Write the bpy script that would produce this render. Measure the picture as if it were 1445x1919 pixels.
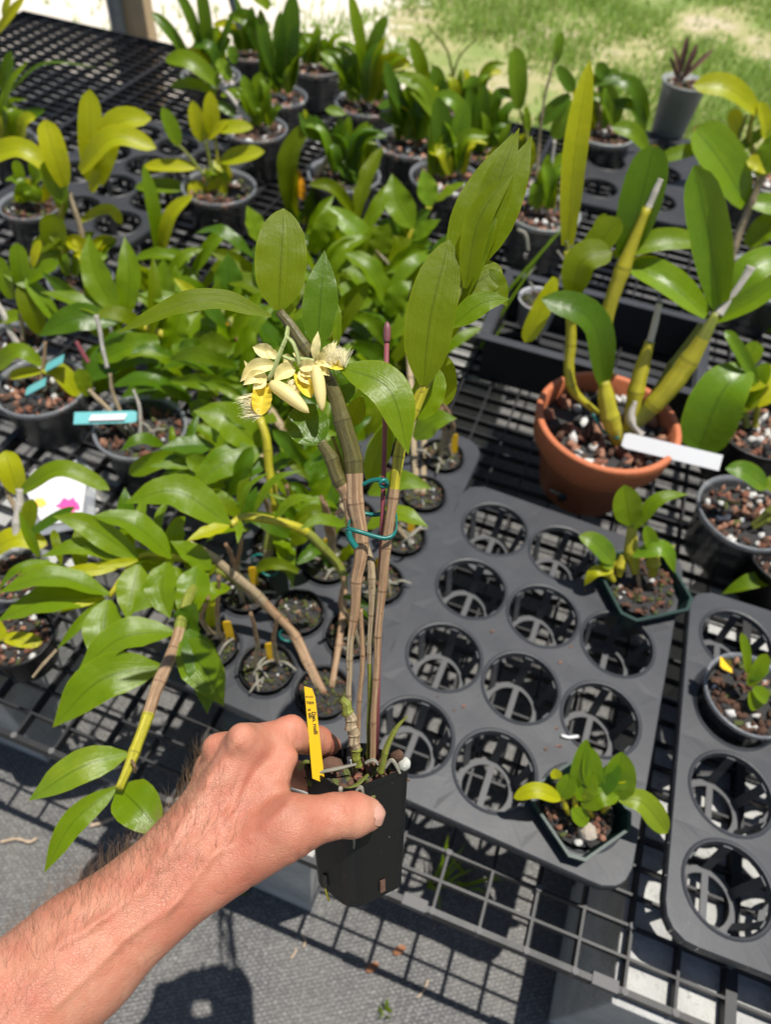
import bpy, bmesh, math, random
import numpy as np
from mathutils import Vector, Matrix
for o in list(bpy.data.objects): bpy.data.objects.remove(o)
S = bpy.context.scene
COL = S.collection
random.seed(7); RNG = np.random.default_rng(7)
# ------------------------------------------------------------------ camera (phone held over the bench, looking down 51 deg)
PW, PH, FPX = 1445., 1919., 1350.
CAMZ = 1.285
_d = np.array([-.0711, .6251, .7773]); _d /= np.linalg.norm(_d)
_f = np.array([0, 0, 1.]) - _d*_d[2]; _f /= np.linalg.norm(_f)
_r = np.cross(_d, _f)
if _r[0] < 0: _r = -_r
R = np.array([_r, _f, -_d])
CAM = np.array([0, 0, CAMZ])
cam = bpy.data.objects.new('camera', bpy.data.cameras.new('camera')); COL.objects.link(cam)
cam.data.sensor_fit = 'VERTICAL'; cam.data.sensor_height = 36; cam.data.lens = 36*FPX/PH
cam.data.clip_start = .01; cam.data.clip_end = 500
cam.matrix_world = Matrix(((R[0,0], -R[0,1], -R[0,2], 0), (R[1,0], -R[1,1], -R[1,2], 0), (R[2,0], -R[2,1], -R[2,2], CAMZ), (0,0,0,1)))
cam.data.dof.use_dof = True; cam.data.dof.focus_distance = .462; cam.data.dof.aperture_fstop = 6.8
S.camera = cam
# ------------------------------------------------------------------ light: midday sun, slightly right of and beyond the bench
SUN_DIR = Vector((.19, .085, 1)).normalized()
w = bpy.data.worlds.new('World'); S.world = w; w.use_nodes = True
nt = w.node_tree; bg = nt.nodes['Background']
sky = nt.nodes.new('ShaderNodeTexSky'); sky.sky_type = 'NISHITA'; sky.sun_disc = False
sky.sun_elevation = math.asin(SUN_DIR.z); sky.sun_rotation = math.atan2(SUN_DIR.x, SUN_DIR.y)
nt.links.new(sky.outputs[0], bg.inputs[0]); bg.inputs[1].default_value = .072
sun = bpy.data.objects.new('sun', bpy.data.lights.new('sun', 'SUN')); COL.objects.link(sun)
sun.data.energy = 5.0; sun.data.angle = math.radians(.53); sun.data.color = (1, .955, .88)
sun.rotation_euler = SUN_DIR.to_track_quat('Z', 'Y').to_euler(); sun.location = (2, 2, 8)
S.view_settings.view_transform = 'Standard'; S.view_settings.look = 'None'; S.view_settings.gamma = 1
S.view_settings.exposure = .36
S.cycles.max_bounces = 8; S.cycles.transparent_max_bounces = 12
# ------------------------------------------------------------------ rays and planes of the place
ZT, ZB, ZG = .40, .325, .305       # tray tops, bench surface, block tops (ground is 0)
def ray(u, v): return R @ np.array([(u-PW/2)/FPX, (v-PH/2)/FPX, 1.0])
def pt(u, v, d): return CAM + ray(u, v)*d
def pl(u, v, z): r = ray(u, v); return CAM + r*((z-CAMZ)/r[2])
def depth(p): return float((R.T @ (np.asarray(p)-CAM))[2])
def nrm(a): a = np.asarray(a, float); return a/(np.linalg.norm(a)+1e-12)
UP = np.array([0, 0, 1.])
# ------------------------------------------------------------------ object helpers
BASE = {}
def tag(o, label=None, cat=None, group=None, kind=None):
    if label: o['label'] = label
    if cat: o['category'] = cat
    if group: o['group'] = group
    if kind: o['kind'] = kind
    return o
def thing(name, loc, label, cat, group=None):
    o = bpy.data.objects.new(name, None); COL.objects.link(o); o.location = loc; o.empty_display_size = .02
    BASE[o] = np.array(loc, float); return tag(o, label, cat, group)
def link(name, me, parent=None):
    o = bpy.data.objects.new(name, me); COL.objects.link(o)
    if parent is not None: o.parent = parent; BASE[o] = BASE[parent]
    else: BASE[o] = np.zeros(3)
    return o
def mo(name, V, F, mats, parent=None, smooth=True, uv=None, mi=None, kind=None):
    """one mesh object from world coordinates"""
    V = np.asarray(V, float).reshape(-1, 3); b = BASE[parent] if parent is not None else np.zeros(3)
    if parent is None:
        b = np.array([V[:,0].mean(), V[:,1].mean(), V[:,2].min()])
    me = bpy.data.meshes.new(name); me.from_pydata((V-b).tolist(), [], [list(map(int, f)) for f in F])
    if not isinstance(mats, (list, tuple)): mats = [mats]
    for m in mats: me.materials.append(m)
    if smooth: me.polygons.foreach_set('use_smooth', [True]*len(me.polygons))
    if mi is not None: me.polygons.foreach_set('material_index', [int(i) for i in mi])
    if uv is not None:
        l = me.uv_layers.new(name='UVMap'); vi = np.zeros(len(me.loops), int); me.loops.foreach_get('vertex_index', vi)
        l.data.foreach_set('uv', np.asarray(uv, float)[vi].ravel())
    me.update()
    o = link(name, me, parent)
    if parent is None: o.location = b; BASE[o] = b
    if kind: o['kind'] = kind
    return o
def place(name, me, parent, M):
    """shared mesh placed with a world matrix under a thing"""
    o = link(name, me, parent)
    o.matrix_local = Matrix.Translation(-Vector(BASE[parent])) @ M if parent is not None else M
    return o
class MB:
    def __init__(s): s.V = []; s.F = []; s.M = []
    def add(s, V, F, m=0):
        n = len(s.V); s.V += [tuple(map(float, v)) for v in V]; s.F += [tuple(i+n for i in f) for f in F]; s.M += [m]*len(F)
    def box(s, c, ex, ey, ez, m=0):
        c, ex, ey, ez = (np.asarray(a, float) for a in (c, ex, ey, ez))
        V = [c+ex*a+ey*b+ez*d for d in (-1, 1) for b in (-1, 1) for a in (-1, 1)]
        s.add(V, [(0,2,3,1),(4,5,7,6),(0,1,5,4),(2,6,7,3),(0,4,6,2),(1,3,7,5)], m)
    def tube(s, P, r, n=8, m=0, caps=True):
        V, F, _ = tube_geo(P, r, n, caps); s.add(V, F, m)
    def build(s, name, mats, parent=None, smooth=False, kind=None): return mo(name, s.V, s.F, mats, parent, smooth, None, s.M, kind)
def frames(P):
    P = np.asarray(P, float); T = np.gradient(P, axis=0); T /= np.linalg.norm(T, axis=1)[:,None]+1e-12
    a = np.array([0, 0, 1.]) if abs(T[0,2]) < .9 else np.array([1., 0, 0])
    N = []; n = nrm(np.cross(np.cross(T[0], a), T[0]))
    for t in T: n = nrm(n-t*(n@t)); N.append(n)
    N = np.array(N); return T, N, np.cross(T, N)
def tube_geo(P, r, n=8, caps=True):
    P = np.asarray(P, float); k = len(P); r = np.broadcast_to(np.asarray(r, float), (k,))
    T, N, B = frames(P); a = np.arange(n)/n*2*math.pi
    V = (P[:,None]+r[:,None,None]*(N[:,None]*np.cos(a)[None,:,None]+B[:,None]*np.sin(a)[None,:,None])).reshape(-1, 3)
    F = [(i*n+j, i*n+(j+1)%n, (i+1)*n+(j+1)%n, (i+1)*n+j) for i in range(k-1) for j in range(n)]
    if caps: F += [tuple(range(n))[::-1], tuple((k-1)*n+j for j in range(n))]
    uv = [(j/n, i/(k-1)) for i in range(k) for j in range(n)]
    return V, F, uv
def spline(P, n):
    P = np.asarray(P, float)
    if len(P) == 2: return P[0]+(P[1]-P[0])*np.linspace(0, 1, n)[:,None]
    Q = np.vstack([2*P[0]-P[1], P, 2*P[-1]-P[-2]]); out = []
    L = np.r_[0, np.cumsum(np.linalg.norm(np.diff(P, axis=0), axis=1))]
    for s in np.linspace(0, L[-1], n):
        i = min(np.searchsorted(L, s, side='right')-1, len(P)-2); t = (s-L[i])/(L[i+1]-L[i]+1e-12)
        a, b, c, d = Q[i:i+4]
        out.append(.5*((2*b)+(-a+c)*t+(2*a-5*b+4*c-d)*t*t+(-a+3*b-3*c+d)*t**3))
    return np.array(out)
# ------------------------------------------------------------------ materials
MAT = {}
class NB:
    def __init__(s, name):
        s.m = bpy.data.materials.new(name); s.m.use_nodes = True; s.t = s.m.node_tree; s.p = s.t.nodes['Principled BSDF']; s.out = s.t.nodes['Material Output']; MAT[name] = s.m
    def n(s, ty, **k):
        x = s.t.nodes.new('ShaderNode'+ty)
        for a, b in k.items(): setattr(x, a, b)
        return x
    def l(s, a, b): s.t.links.new(a, b)
    def coord(s, which='Object', scale=None):
        c = s.n('TexCoord').outputs[which]
        if scale is None: return c
        m = s.n('Mapping'); m.inputs['Scale'].default_value = scale; s.l(c, m.inputs[0]); return m.outputs[0]
    def noise(s, co, sc, det=4, rough=.55):
        x = s.n('TexNoise'); s.l(co, x.inputs['Vector']); x.inputs['Scale'].default_value = sc; x.inputs['Detail'].default_value = det; x.inputs['Roughness'].default_value = rough; return x.outputs['Fac']
    def ramp(s, f, stops):
        r = s.n('ValToRGB'); s.l(f, r.inputs[0]); e = r.color_ramp.elements
        while len(e) < len(stops): e.new(.5)
        for x, (p, c) in zip(e, stops): x.position = p; x.color = (*c, 1) if len(c) == 3 else c
        return r.outputs[0]
    def mix(s, f, a, b, mode='MIX'):
        x = s.n('Mix', data_type='RGBA', blend_type=mode)
        for i, v in ((0, f), (6, a), (7, b)):
            if hasattr(v, 'is_output'): s.l(v, x.inputs[i])
            else: x.inputs[i].default_value = v if i == 0 else (*v, 1)
        return x.outputs[2]
    def math(s, op, a, b=0):
        x = s.n('Math', operation=op)
        for i, v in ((0, a), (1, b)):
            if hasattr(v, 'is_output'): s.l(v, x.inputs[i])
            else: x.inputs[i].default_value = v
        return x.outputs[0]
    def bump(s, h, strength, dist=.002):
        b = s.n('Bump'); b.inputs['Strength'].default_value = strength; b.inputs['Distance'].default_value = dist; s.l(h, b.inputs['Height']); s.l(b.outputs[0], s.p.inputs['Normal']); return b.outputs[0]
    def set(s, **k):
        for a, b in k.items():
            i = s.p.inputs[a.replace('_', ' ')]
            if hasattr(b, 'is_output'): s.l(b, i)
            else: i.default_value = (*b, 1) if isinstance(b, tuple) and len(b) == 3 else b
        return s
def simple(name, col, rough=.5, var=.25, sc=60, bump=.0, **k):
    b = NB(name); co = b.coord(); f = b.noise(co, sc)
    c = b.mix(f, tuple(x*(1-var) for x in col), tuple(min(1, x*(1+var)) for x in col))
    b.set(Base_Color=c, Roughness=rough, **k)
    if bump: b.bump(b.noise(co, sc*4, 6), bump)
    return b.m
def leafmat(name, base, yel, trans, rough=.34, trf=.38, veins=7., yamt=.45, spots=False):
    b = NB(name); uv = b.n('UVMap'); sx = b.n('SeparateXYZ'); b.l(uv.outputs[0], sx.inputs[0])
    oi = b.n('ObjectInfo'); co = b.coord('Object')
    big = b.noise(co, 28, 3)
    f = b.math('MULTIPLY', b.math('ADD', b.math('SUBTRACT', big, .38), b.math('MULTIPLY', oi.outputs['Random'], .5)), yamt*1.6)
    f = b.math('MINIMUM', b.math('MAXIMUM', f, 0), 1)
    c = b.mix(f, base, yel)
    # parallel veins run from base to tip, a darker midrib between
    mp = b.n('Mapping'); mp.inputs['Scale'].default_value = (veins*4.5, .8, 1); b.l(uv.outputs[0], mp.inputs[0]); b.l(oi.outputs['Random'], mp.inputs['Location']); wvf = b.noise(mp.outputs[0], 1., 3, .6)
    c = b.mix(b.math('MULTIPLY', wvf, .45), c, tuple(x*.55 for x in base))
    ax = b.math('ABSOLUTE', b.math('SUBTRACT', sx.outputs[0], .5))
    mid = b.math('LESS_THAN', ax, .020)
    c = b.mix(b.math('MULTIPLY', mid, .62), c, tuple(x*.35 for x in base))
    fine = b.noise(co, 260, 3); c = b.mix(b.math('MULTIPLY', fine, .28), c, tuple(x*.62 for x in base))
    sp = b.math('GREATER_THAN', b.noise(co, 190, 2), .74); c = b.mix(b.math('MULTIPLY', sp, .3), c, (.16, .13, .03))
    edge = b.math('GREATER_THAN', ax, .478); c = b.mix(b.math('MULTIPLY', edge, .35), c, yel)
    tipf = b.math('MULTIPLY', b.math('GREATER_THAN', b.math('ADD', sx.outputs[1], b.math('MULTIPLY', b.noise(co, 70, 3), .10)), 1.035), b.math('GREATER_THAN', oi.outputs['Random'], .45)); c = b.mix(b.math('MULTIPLY', tipf, .8), c, (.20, .11, .03))
    if spots:
        s2 = b.math('GREATER_THAN', b.noise(co, 55, 3), .67); c = b.mix(s2, c, (.10, .045, .02))
    b.set(Base_Color=c, Roughness=b.math('ADD', rough-.08, b.math('MULTIPLY', big, .2))); b.p.inputs['Specular IOR Level'].default_value = .36 if trf > .45 else .44
    h = b.math('ADD', b.math('MULTIPLY', wvf, .55), b.math('MULTIPLY', b.noise(co, 75, 3), 1.3))
    nb = b.bump(h, .45, .0016)
    tr = b.n('BsdfTranslucent'); b.l(b.mix(.5, c, trans), tr.inputs[0]); b.l(nb, tr.inputs['Normal'])
    b.l(b.mix(.62, c, trans), tr.inputs[0])
    ms = b.n('MixShader'); ms.inputs[0].default_value = trf; b.l(b.p.outputs[0], ms.inputs[1]); b.l(tr.outputs[0], ms.inputs[2]); b.l(ms.outputs[0], b.out.inputs[0])
    return b.m
LG = leafmat('leaf_green', (.128, .240, .002), (.30, .375, .002), (.50, .60, .002), .33, .42)
LD = leafmat('leaf_deep_green', (.064, .155, .004), (.14, .23, .003), (.32, .45, .003), .29, .40)
LO = leafmat('leaf_olive', (.135, .215, .002), (.27, .315, .002), (.58, .62, .001), .42, .54)
LY = leafmat('leaf_yellow_green', (.38, .44, .003), (.74, .64, .006), (.82, .74, .004), .38, .40)
LC = leafmat('leaf_leathery', (.125, .25, .006), (.28, .38, .006), (.38, .50, .005), .33, .30, 5.)
LS = leafmat('leaf_spotted', (.10, .22, .012), (.30, .36, .012), (.34, .48, .012), .30, .34, 7., .9)
def petalmat(name, a, b_, tr):
    b = NB(name); co = b.coord(); f = b.noise(co, 55, 4); uv = b.n('UVMap'); mp = b.n('Mapping'); mp.inputs['Scale'].default_value = (14, .6, 1); b.l(uv.outputs[0], mp.inputs[0]); g = b.noise(mp.outputs[0], 1, 3)
    c = b.mix(f, a, b_); c = b.mix(b.math('MULTIPLY', g, .25), c, tuple(x*.8 for x in a)); b.set(Base_Color=c, Roughness=.48); b.bump(g, .35, .0012)
    t = b.n('BsdfTranslucent'); t.inputs[0].default_value = (*tr, 1); ms = b.n('MixShader'); ms.inputs[0].default_value = .32; b.l(b.p.outputs[0], ms.inputs[1]); b.l(t.outputs[0], ms.inputs[2]); b.l(ms.outputs[0], b.out.inputs[0]); return b.m
PETAL = petalmat('petal_cream', (.84, .70, .26), (.90, .82, .46), (.92, .80, .32))
LIP = petalmat('petal_lip_yellow', (.84, .60, .02), (.90, .76, .12), (.9, .6, .01))
FR = simple('lip_fringe', (.88, .80, .50), .6, .1)
def canemat(name, a, b_, stripes=10., gloss=.5):
    b = NB(name); uv = b.n('UVMap'); mp = b.n('Mapping'); mp.inputs['Scale'].default_value = (stripes, .9, 1); b.l(uv.outputs[0], mp.inputs[0])
    f = b.noise(mp.outputs[0], 1.0, 5, .65); co = b.coord('Object'); g = b.noise(co, 90, 4)
    c = b.mix(b.ramp(f, [(.35, (0,0,0)), (.65, (1,1,1))]), a, b_)
    c = b.mix(b.math('MULTIPLY', g, .5), c, tuple(x*.55 for x in a))
    k = b.math('GREATER_THAN', b.noise(co, 420, 2), .68); c = b.mix(b.math('MULTIPLY', k, .55), c, tuple(x*.3 for x in a))
    sx = b.n('SeparateXYZ'); b.l(uv.outputs[0], sx.inputs[0]); fr = b.math('FRACT', b.math('MULTIPLY', sx.outputs[1], 2.)); nd = b.math('LESS_THAN', b.math('ABSOLUTE', b.math('SUBTRACT', fr, .5)), .475)
    c = b.mix(b.math('MAXIMUM', nd, b.math('MULTIPLY', g, .9)), tuple(x*.45 for x in a), c)
    b.set(Base_Color=c, Roughness=gloss); b.bump(f, .9, .002); return b.m
CB = canemat('cane_papery_brown', (.21, .095, .040), (.60, .43, .26))
CT = canemat('cane_tan', (.25, .17, .085), (.58, .48, .32))
CG = canemat('cane_green', (.16, .20, .025), (.34, .34, .06), 9., .38)
CD = canemat('cane_dark_olive', (.075, .07, .018), (.19, .16, .05), 9., .36)
CY = canemat('cane_yellow_green', (.34, .32, .012), (.58, .50, .04), 7., .4)
CW = canemat('cane_white_sheath', (.50, .45, .38), (.70, .66, .60), 10., .7)
ROOT = canemat('aerial_root', (.36, .34, .26), (.56, .53, .45), 5., .7)
def rockmat(name, a, b_):
    b = NB(name); co = b.coord(); c = b.mix(b.noise(co, 120, 5), a, b_); b.set(Base_Color=c, Roughness=.85); b.bump(b.noise(co, 420, 6, .7), .8, .002); return b.m
ROCKS = [rockmat('lava_rock', (.10, .035, .02), (.34, .14, .085)), rockmat('bark_chip', (.045, .022, .014), (.17, .085, .05)), rockmat('perlite', (.55, .54, .50), (.80, .79, .76)), rockmat('charcoal', (.015, .015, .016), (.06, .058, .055)), rockmat('clay_pebble', (.26, .11, .065), (.46, .25, .16)), rockmat('moss', (.035, .05, .012), (.15, .17, .04))]
def plastic(name, col, rough=.42, dust=.25):
    b = NB(name); co = b.coord(); f = b.noise(co, 14, 5, .65); g = b.noise(co, 240, 3)
    c = b.mix(b.math('MULTIPLY', f, dust), col, tuple(min(1, x*1.5+.05) for x in col)); sp = b.math('GREATER_THAN', b.noise(co, 330, 2), .75)
    c = b.mix(b.math('MULTIPLY', sp, .25), c, (.35, .33, .30))
    b.set(Base_Color=c, Roughness=b.math('ADD', rough-.1, b.math('MULTIPLY', f, .25))); b.p.inputs['Specular IOR Level'].default_value = .28; b.bump(g, .1, .001); return b.m
TRAY = plastic('tray_plastic', (.025, .027, .032), .44, .40)
TRAYP = plastic('tray_pocket_plastic', (.055, .057, .062), .5, .4)
TRAYD = plastic('tray_plastic_dark', (.022, .023, .025), .42, .35)
BENCH = plastic('bench_plastic', (.010, .010, .0115), .45, .30)
POTB = plastic('pot_black', (.005, .0053, .006), .38, .02)
POTG = plastic('pot_dark_green', (.008, .03, .024), .33, .2)
NUB = plastic('bench_nub', (.085, .083, .082), .6, .5)
STAKE = simple('stake_maroon', (.20, .05, .06), .45, .2, 80)
TIE = simple('tie_teal', (.005, .13, .115), .35, .2, 80)
TAGY = simple('tag_yellow', (.72, .44, .012), .42, .06, 40)
TAGW = simple('tag_white', (.47, .48, .50), .45, .04, 30)
TAGT = simple('tag_turquoise', (.10, .36, .37), .4, .15, 60)
INK = simple('ink_black', (.012, .012, .012), .6, .1)
PINK = simple('print_pink', (.75, .06, .28), .5, .2); PRY = simple('print_yellow', (.8, .5, .08), .5, .2)
CARD = simple('card_white', (.58, .57, .58), .4, .05)
ORANGE = simple('petal_orange', (.85, .36, .01), .45, .15)
def clear(name, col, alpha, rough=.22):
    b = NB(name); co = b.coord(); f = b.noise(co, 30, 5); b.set(Base_Color=b.mix(f, tuple(x*.6 for x in col), col), Roughness=rough, Alpha=b.math('ADD', alpha-.12, b.math('MULTIPLY', f, .3))); b.p.inputs['Specular IOR Level'].default_value = .6; return b.m
CLEAR = clear('clear_plastic', (.50, .53, .57), .30); FROST = clear('frosted_plastic', (.40, .43, .42), .7, .4)
def m_terra():
    b = NB('terracotta'); co = b.coord(); f = b.noise(co, 16, 6, .6); c = b.mix(f, (.38, .098, .032), (.52, .165, .07)); b.set(Base_Color=c, Roughness=.72); b.bump(b.noise(co, 260, 5), .15, .001); return b.m
TERRA = m_terra()
def m_concrete():
    b = NB('concrete'); co = b.coord(); f = b.noise(co, 9, 8, .65); c = b.ramp(f, [(.25, (.24, .245, .24)), (.55, (.42, .42, .405)), (.8, (.52, .52, .495))])
    g = b.noise(co, 75, 5, .7); c = b.mix(b.math('MULTIPLY', b.math('LESS_THAN', g, .40), .45), c, (.22, .22, .21))
    b.set(Base_Color=c, Roughness=.9); b.bump(b.math('ADD', b.math('MULTIPLY', g, 1.), b.math('MULTIPLY', b.noise(co, 260, 4), .5)), .9, .005); return b.m
CONC = m_concrete()
def m_fabric():
    b = NB('woven_weed_fabric'); co = b.coord()
    br = b.n('TexBrick'); mp = b.n('Mapping'); mp.inputs['Rotation'].default_value = (0, 0, -.26); b.l(co, mp.inputs[0]); b.l(mp.outputs[0], br.inputs[0]); br.inputs['Scale'].default_value = 52.; br.inputs['Mortar Size'].default_value = .055; br.inputs['Brick Width'].default_value = .42; br.inputs['Row Height'].default_value = .28; br.inputs['Mortar Smooth'].default_value = .5
    br.inputs['Color1'].default_value = (.075, .075, .077, 1); br.inputs['Color2'].default_value = (.135, .134, .130, 1); br.inputs['Mortar'].default_value = (.03, .03, .032, 1)
    f = b.noise(co, 5, 6, .6); d = b.noise(co, 210, 4, .7)
    c = b.mix(b.math('MULTIPLY', b.ramp(f, [(.35, (0,0,0)), (.7, (1,1,1))]), .5), br.outputs[0], (.15, .142, .128))
    c = b.mix(b.math('MULTIPLY', b.ramp(d, [(.50, (0,0,0)), (.66, (1,1,1))]), .5), c, (.30, .29, .27))
    b.set(Base_Color=c, Roughness=.62); b.bump(b.math('ADD', br.outputs['Fac'], d), .7, .0015); return b.m
FABRIC = m_fabric()
def m_ground():
    b = NB('lawn_soil'); co = b.coord(); f = b.noise(co, 1.7, 6, .6); g = b.noise(co, 30, 5, .7)
    c = b.ramp(f, [(.38, (.52, .43, .31)), (.47, (.36, .33, .15)), (.57, (.21, .27, .07)), (.75, (.11, .20, .03))])
    c = b.mix(b.math('MULTIPLY', g, .4), c, (.26, .27, .11))
    # pale sand on the left beyond the bench
    sx = b.n('SeparateXYZ'); b.l(co, sx.inputs[0]); s = b.math('ADD', b.math('MULTIPLY', sx.outputs[0], -1), b.math('MULTIPLY', f, 1.6))
    c = b.mix(b.ramp(s, [(.95, (0,0,0)), (1.25, (1,1,1))]), c, (.68, .61, .52)); b.set(Base_Color=c, Roughness=.95); b.bump(g, .6, .02); return b.m
GROUND = m_ground()
def m_grass():
    b = NB('grass_blade'); oi = b.coord('Object'); f = b.noise(oi, 2.2, 4); g = b.noise(oi, 60, 2)
    c = b.mix(f, (.17, .33, .03), (.30, .41, .08)); c = b.mix(b.math('MULTIPLY', b.math('GREATER_THAN', g, .55), .5), c, (.46, .44, .18)); b.set(Base_Color=c, Roughness=.6)
    tr = b.n('BsdfTranslucent'); b.l(c, tr.inputs[0]); ms = b.n('MixShader'); ms.inputs[0].default_value = .35; b.l(b.p.outputs[0], ms.inputs[1]); b.l(tr.outputs[0], ms.inputs[2]); b.l(ms.outputs[0], b.out.inputs[0]); return b.m
GRASS = m_grass()
def m_wood():
    b = NB('post_wood'); co = b.coord('Object', (22, 22, 1.6)); f = b.noise(co, 2, 6, .6); b.set(Base_Color=b.mix(f, (.42, .28, .14), (.66, .49, .29)), Roughness=.75); b.bump(f, .3, .003); return b.m
WOOD = m_wood(); PIPE = simple('galvanised_pipe', (.30, .34, .38), .45, .15, 40, Metallic=.3)
LITTER = simple('dry_leaf_litter', (.24, .10, .045), .8, .4, 90); TWIG = simple('dry_twig', (.42, .32, .22), .8, .3, 90); BROWN = simple('dried_bract', (.16, .08, .055), .7, .35, 60)
def m_skin():
    b = NB('skin'); co = b.coord(); f = b.noise(co, 26, 5, .6); g = b.noise(co, 9, 3)
    c = b.ramp(f, [(.28, (.34, .125, .075)), (.5, (.45, .19, .118)), (.74, (.54, .275, .182))]); c = b.mix(b.math('MULTIPLY', b.ramp(g, [(.4, (0,0,0)), (.7, (1,1,1))]), .45), c, (.46, .125, .082))
    bl_ = b.ramp(b.noise(co, 70, 4, .65), [(.42, (0,0,0)), (.68, (1,1,1))]); c = b.mix(b.math('MULTIPLY', bl_, .35), c, (.42, .10, .065))
    k = b.math('GREATER_THAN', b.noise(co, 230, 2), .69); c = b.mix(b.math('MULTIPLY', k, .3), c, (.40, .15, .08))
    b.set(Base_Color=c, Roughness=.5); b.p.inputs['Specular IOR Level'].default_value = .4; b.p.inputs['Subsurface Weight'].default_value = .14; b.p.inputs['Subsurface Radius'].default_value = (.9, .35, .2); b.p.inputs['Subsurface Scale'].default_value = .006
    v = b.n('TexVoronoi', feature='DISTANCE_TO_EDGE'); mp = b.n('Mapping'); mp.inputs['Scale'].default_value = (1, 1.5, 1.2); nz = b.n('TexNoise'); nz.inputs['Scale'].default_value = 60; b.l(co, nz.inputs[0]); av = b.n('VectorMath', operation='MULTIPLY_ADD'); b.l(nz.outputs['Color'], av.inputs[0]); av.inputs[1].default_value = (.006, .006, .006); b.l(co, av.inputs[2]); b.l(av.outputs[0], mp.inputs[0]); b.l(mp.outputs[0], v.inputs[0]); v.inputs['Scale'].default_value = 520
    wr = b.n('Mapping'); wr.inputs['Rotation'].default_value = (0, 0, .65); wr.inputs['Scale'].default_value = (300, 70, 120); b.l(av.outputs[0], wr.inputs[0]); wn = b.noise(wr.outputs[0], 1., 3)
    h = b.math('ADD', b.math('MULTIPLY', wn, .8), b.math('ADD', b.math('MINIMUM', b.math('MULTIPLY', v.outputs['Distance'], 2.2), .5), b.math('MULTIPLY', b.noise(co, 150, 5, .6), 1.2))); b.bump(h, .34, .0011); return b.m
SKIN = m_skin(); HAIR = simple('arm_hair', (.24, .15, .075), .5, .3); NAIL = simple('nail', (.47, .25, .19), .32, .06)
# ------------------------------------------------------------------ the setting
E1 = np.array([math.cos(math.radians(-14.9)), math.sin(math.radians(-14.9)), 0]); E2 = np.array([-E1[1], E1[0], 0])
O0 = np.array([.101, .177, 0])            # a point on the bench's front edge
def bl(s, t, z): return O0+E1*s+E2*t+UP*z   # bench coordinates: s along the front edge, t towards the back
g = 60
n_ = 40; xs = np.linspace(-g, g, n_); V = [(x, y+10, 0) for y in xs for x in xs]
o = mo('ground', V, [(i*n_+j, i*n_+j+1, (i+1)*n_+j+1, (i+1)*n_+j) for i in range(n_-1) for j in range(n_-1)], GROUND); tag(o, kind='structure')
# woven sheet under the bench with an uneven far edge
nx = 60; V = []; xs = np.linspace(-3.2, 3.2, nx)
far = 2.98+.06*np.sin(xs*3)+RNG.normal(0, .03, nx)-.10*xs
for t in np.linspace(0, 1, 24):
    for i, x in enumerate(xs): V.append((x, -1.5+(far[i]+1.5)*t, .005+.0035*math.sin(x*9+t*31)*math.sin(t*50+x*3)))
o = mo('weed_fabric', V, [(i*nx+j, i*nx+j+1, (i+1)*nx+j+1, (i+1)*nx+j) for i in range(23) for j in range(nx-1)], FABRIC); tag(o, kind='structure')
def grass_field():
    n = 120000; rx = RNG.uniform(-2.8, 4.0, n); ry = 2.6+RNG.random(n)*3.3
    edge = 3.02-.10*rx; ok = ry > edge-.02
    # thin on the sand at left, patchy elsewhere
    pat = np.sin(rx*2.3+1)*np.sin(ry*2.9+.5)+.5*np.sin(rx*6.1+ry*4.3)+.4*np.sin(rx*11-ry*9)
    sand = 1/(1+np.exp((rx+.15-.25*np.sin(ry*3))*5.))
    ok &= RNG.random(n) > sand*.97; ok &= RNG.random(n) < np.clip(.55+.5*pat, .08, .95)
    rx, ry = rx[ok], ry[ok]; n = len(rx)
    h = RNG.uniform(.02, .06, n)*(1+.5*np.clip(pat[ok], -1, 1)); a = RNG.uniform(0, 6.283, n); b = a+RNG.normal(1.57, .4, n); ln = RNG.uniform(.2, 1.1, n)*h; wd = RNG.uniform(.0035, .008, n)
    P0 = np.c_[rx-np.cos(a)*wd, ry-np.sin(a)*wd, np.zeros(n)]; P1 = np.c_[rx+np.cos(a)*wd, ry+np.sin(a)*wd, np.zeros(n)]; P2 = np.c_[rx+np.cos(b)*ln, ry+np.sin(b)*ln, h]
    me = bpy.data.meshes.new('grass'); me.from_pydata(np.stack([P0, P1, P2], 1).reshape(-1, 3), [], np.arange(3*n).reshape(-1, 3).tolist()); me.materials.append(GRASS)
    tag(link('lawn_grass', me), 'sunlit lawn grass beyond the bench', 'grass', kind='stuff')
grass_field()
def block(s, t, ls, lt, label, ztop=ZG, h=ZG-.006):
    b = bmesh.new(); bmesh.ops.create_cube(b, size=1); 
    M = Matrix(((E1[0]*ls, E2[0]*lt, 0, 0), (E1[1]*ls, E2[1]*lt, 0, 0), (0, 0, h, 0), (0, 0, 0, 1)))
    bmesh.ops.bevel(b, geom=b.edges[:], offset=.012, segments=2, affect='EDGES', profile=.6)
    b.transform(M); me = bpy.data.meshes.new('concrete_block'); b.to_mesh(me); b.free(); me.materials.append(CONC)
    o = link('concrete_block', me); o.location = bl(s+ls/2, t+lt/2, ztop-h/2); tag(o, label, 'block', 'concrete blocks under the bench')
block(.232, -.010, .40, .195, 'bare concrete block under the near right bench corner, front face in shade')
block(.236, .190, .40, .215, 'concrete block right behind the front right block under the bench')
block(.30, .50, .40, .195, 'concrete block under the bench beneath the clear pot at right')
block(-.345, .0, .195, .40, 'concrete block seen through the bench grid behind the hand')
block(-.86, .05, .195, .40, 'concrete block under the bench at the far left edge')
block(-.35, .95, .195, .40, 'concrete block under the middle of the bench')
block(.45, 1.15, .195, .40, 'concrete block under the bench behind the terracotta pot')
block(-1.1, 1.7, .195, .40, 'concrete block under the back left bench grid')
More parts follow.
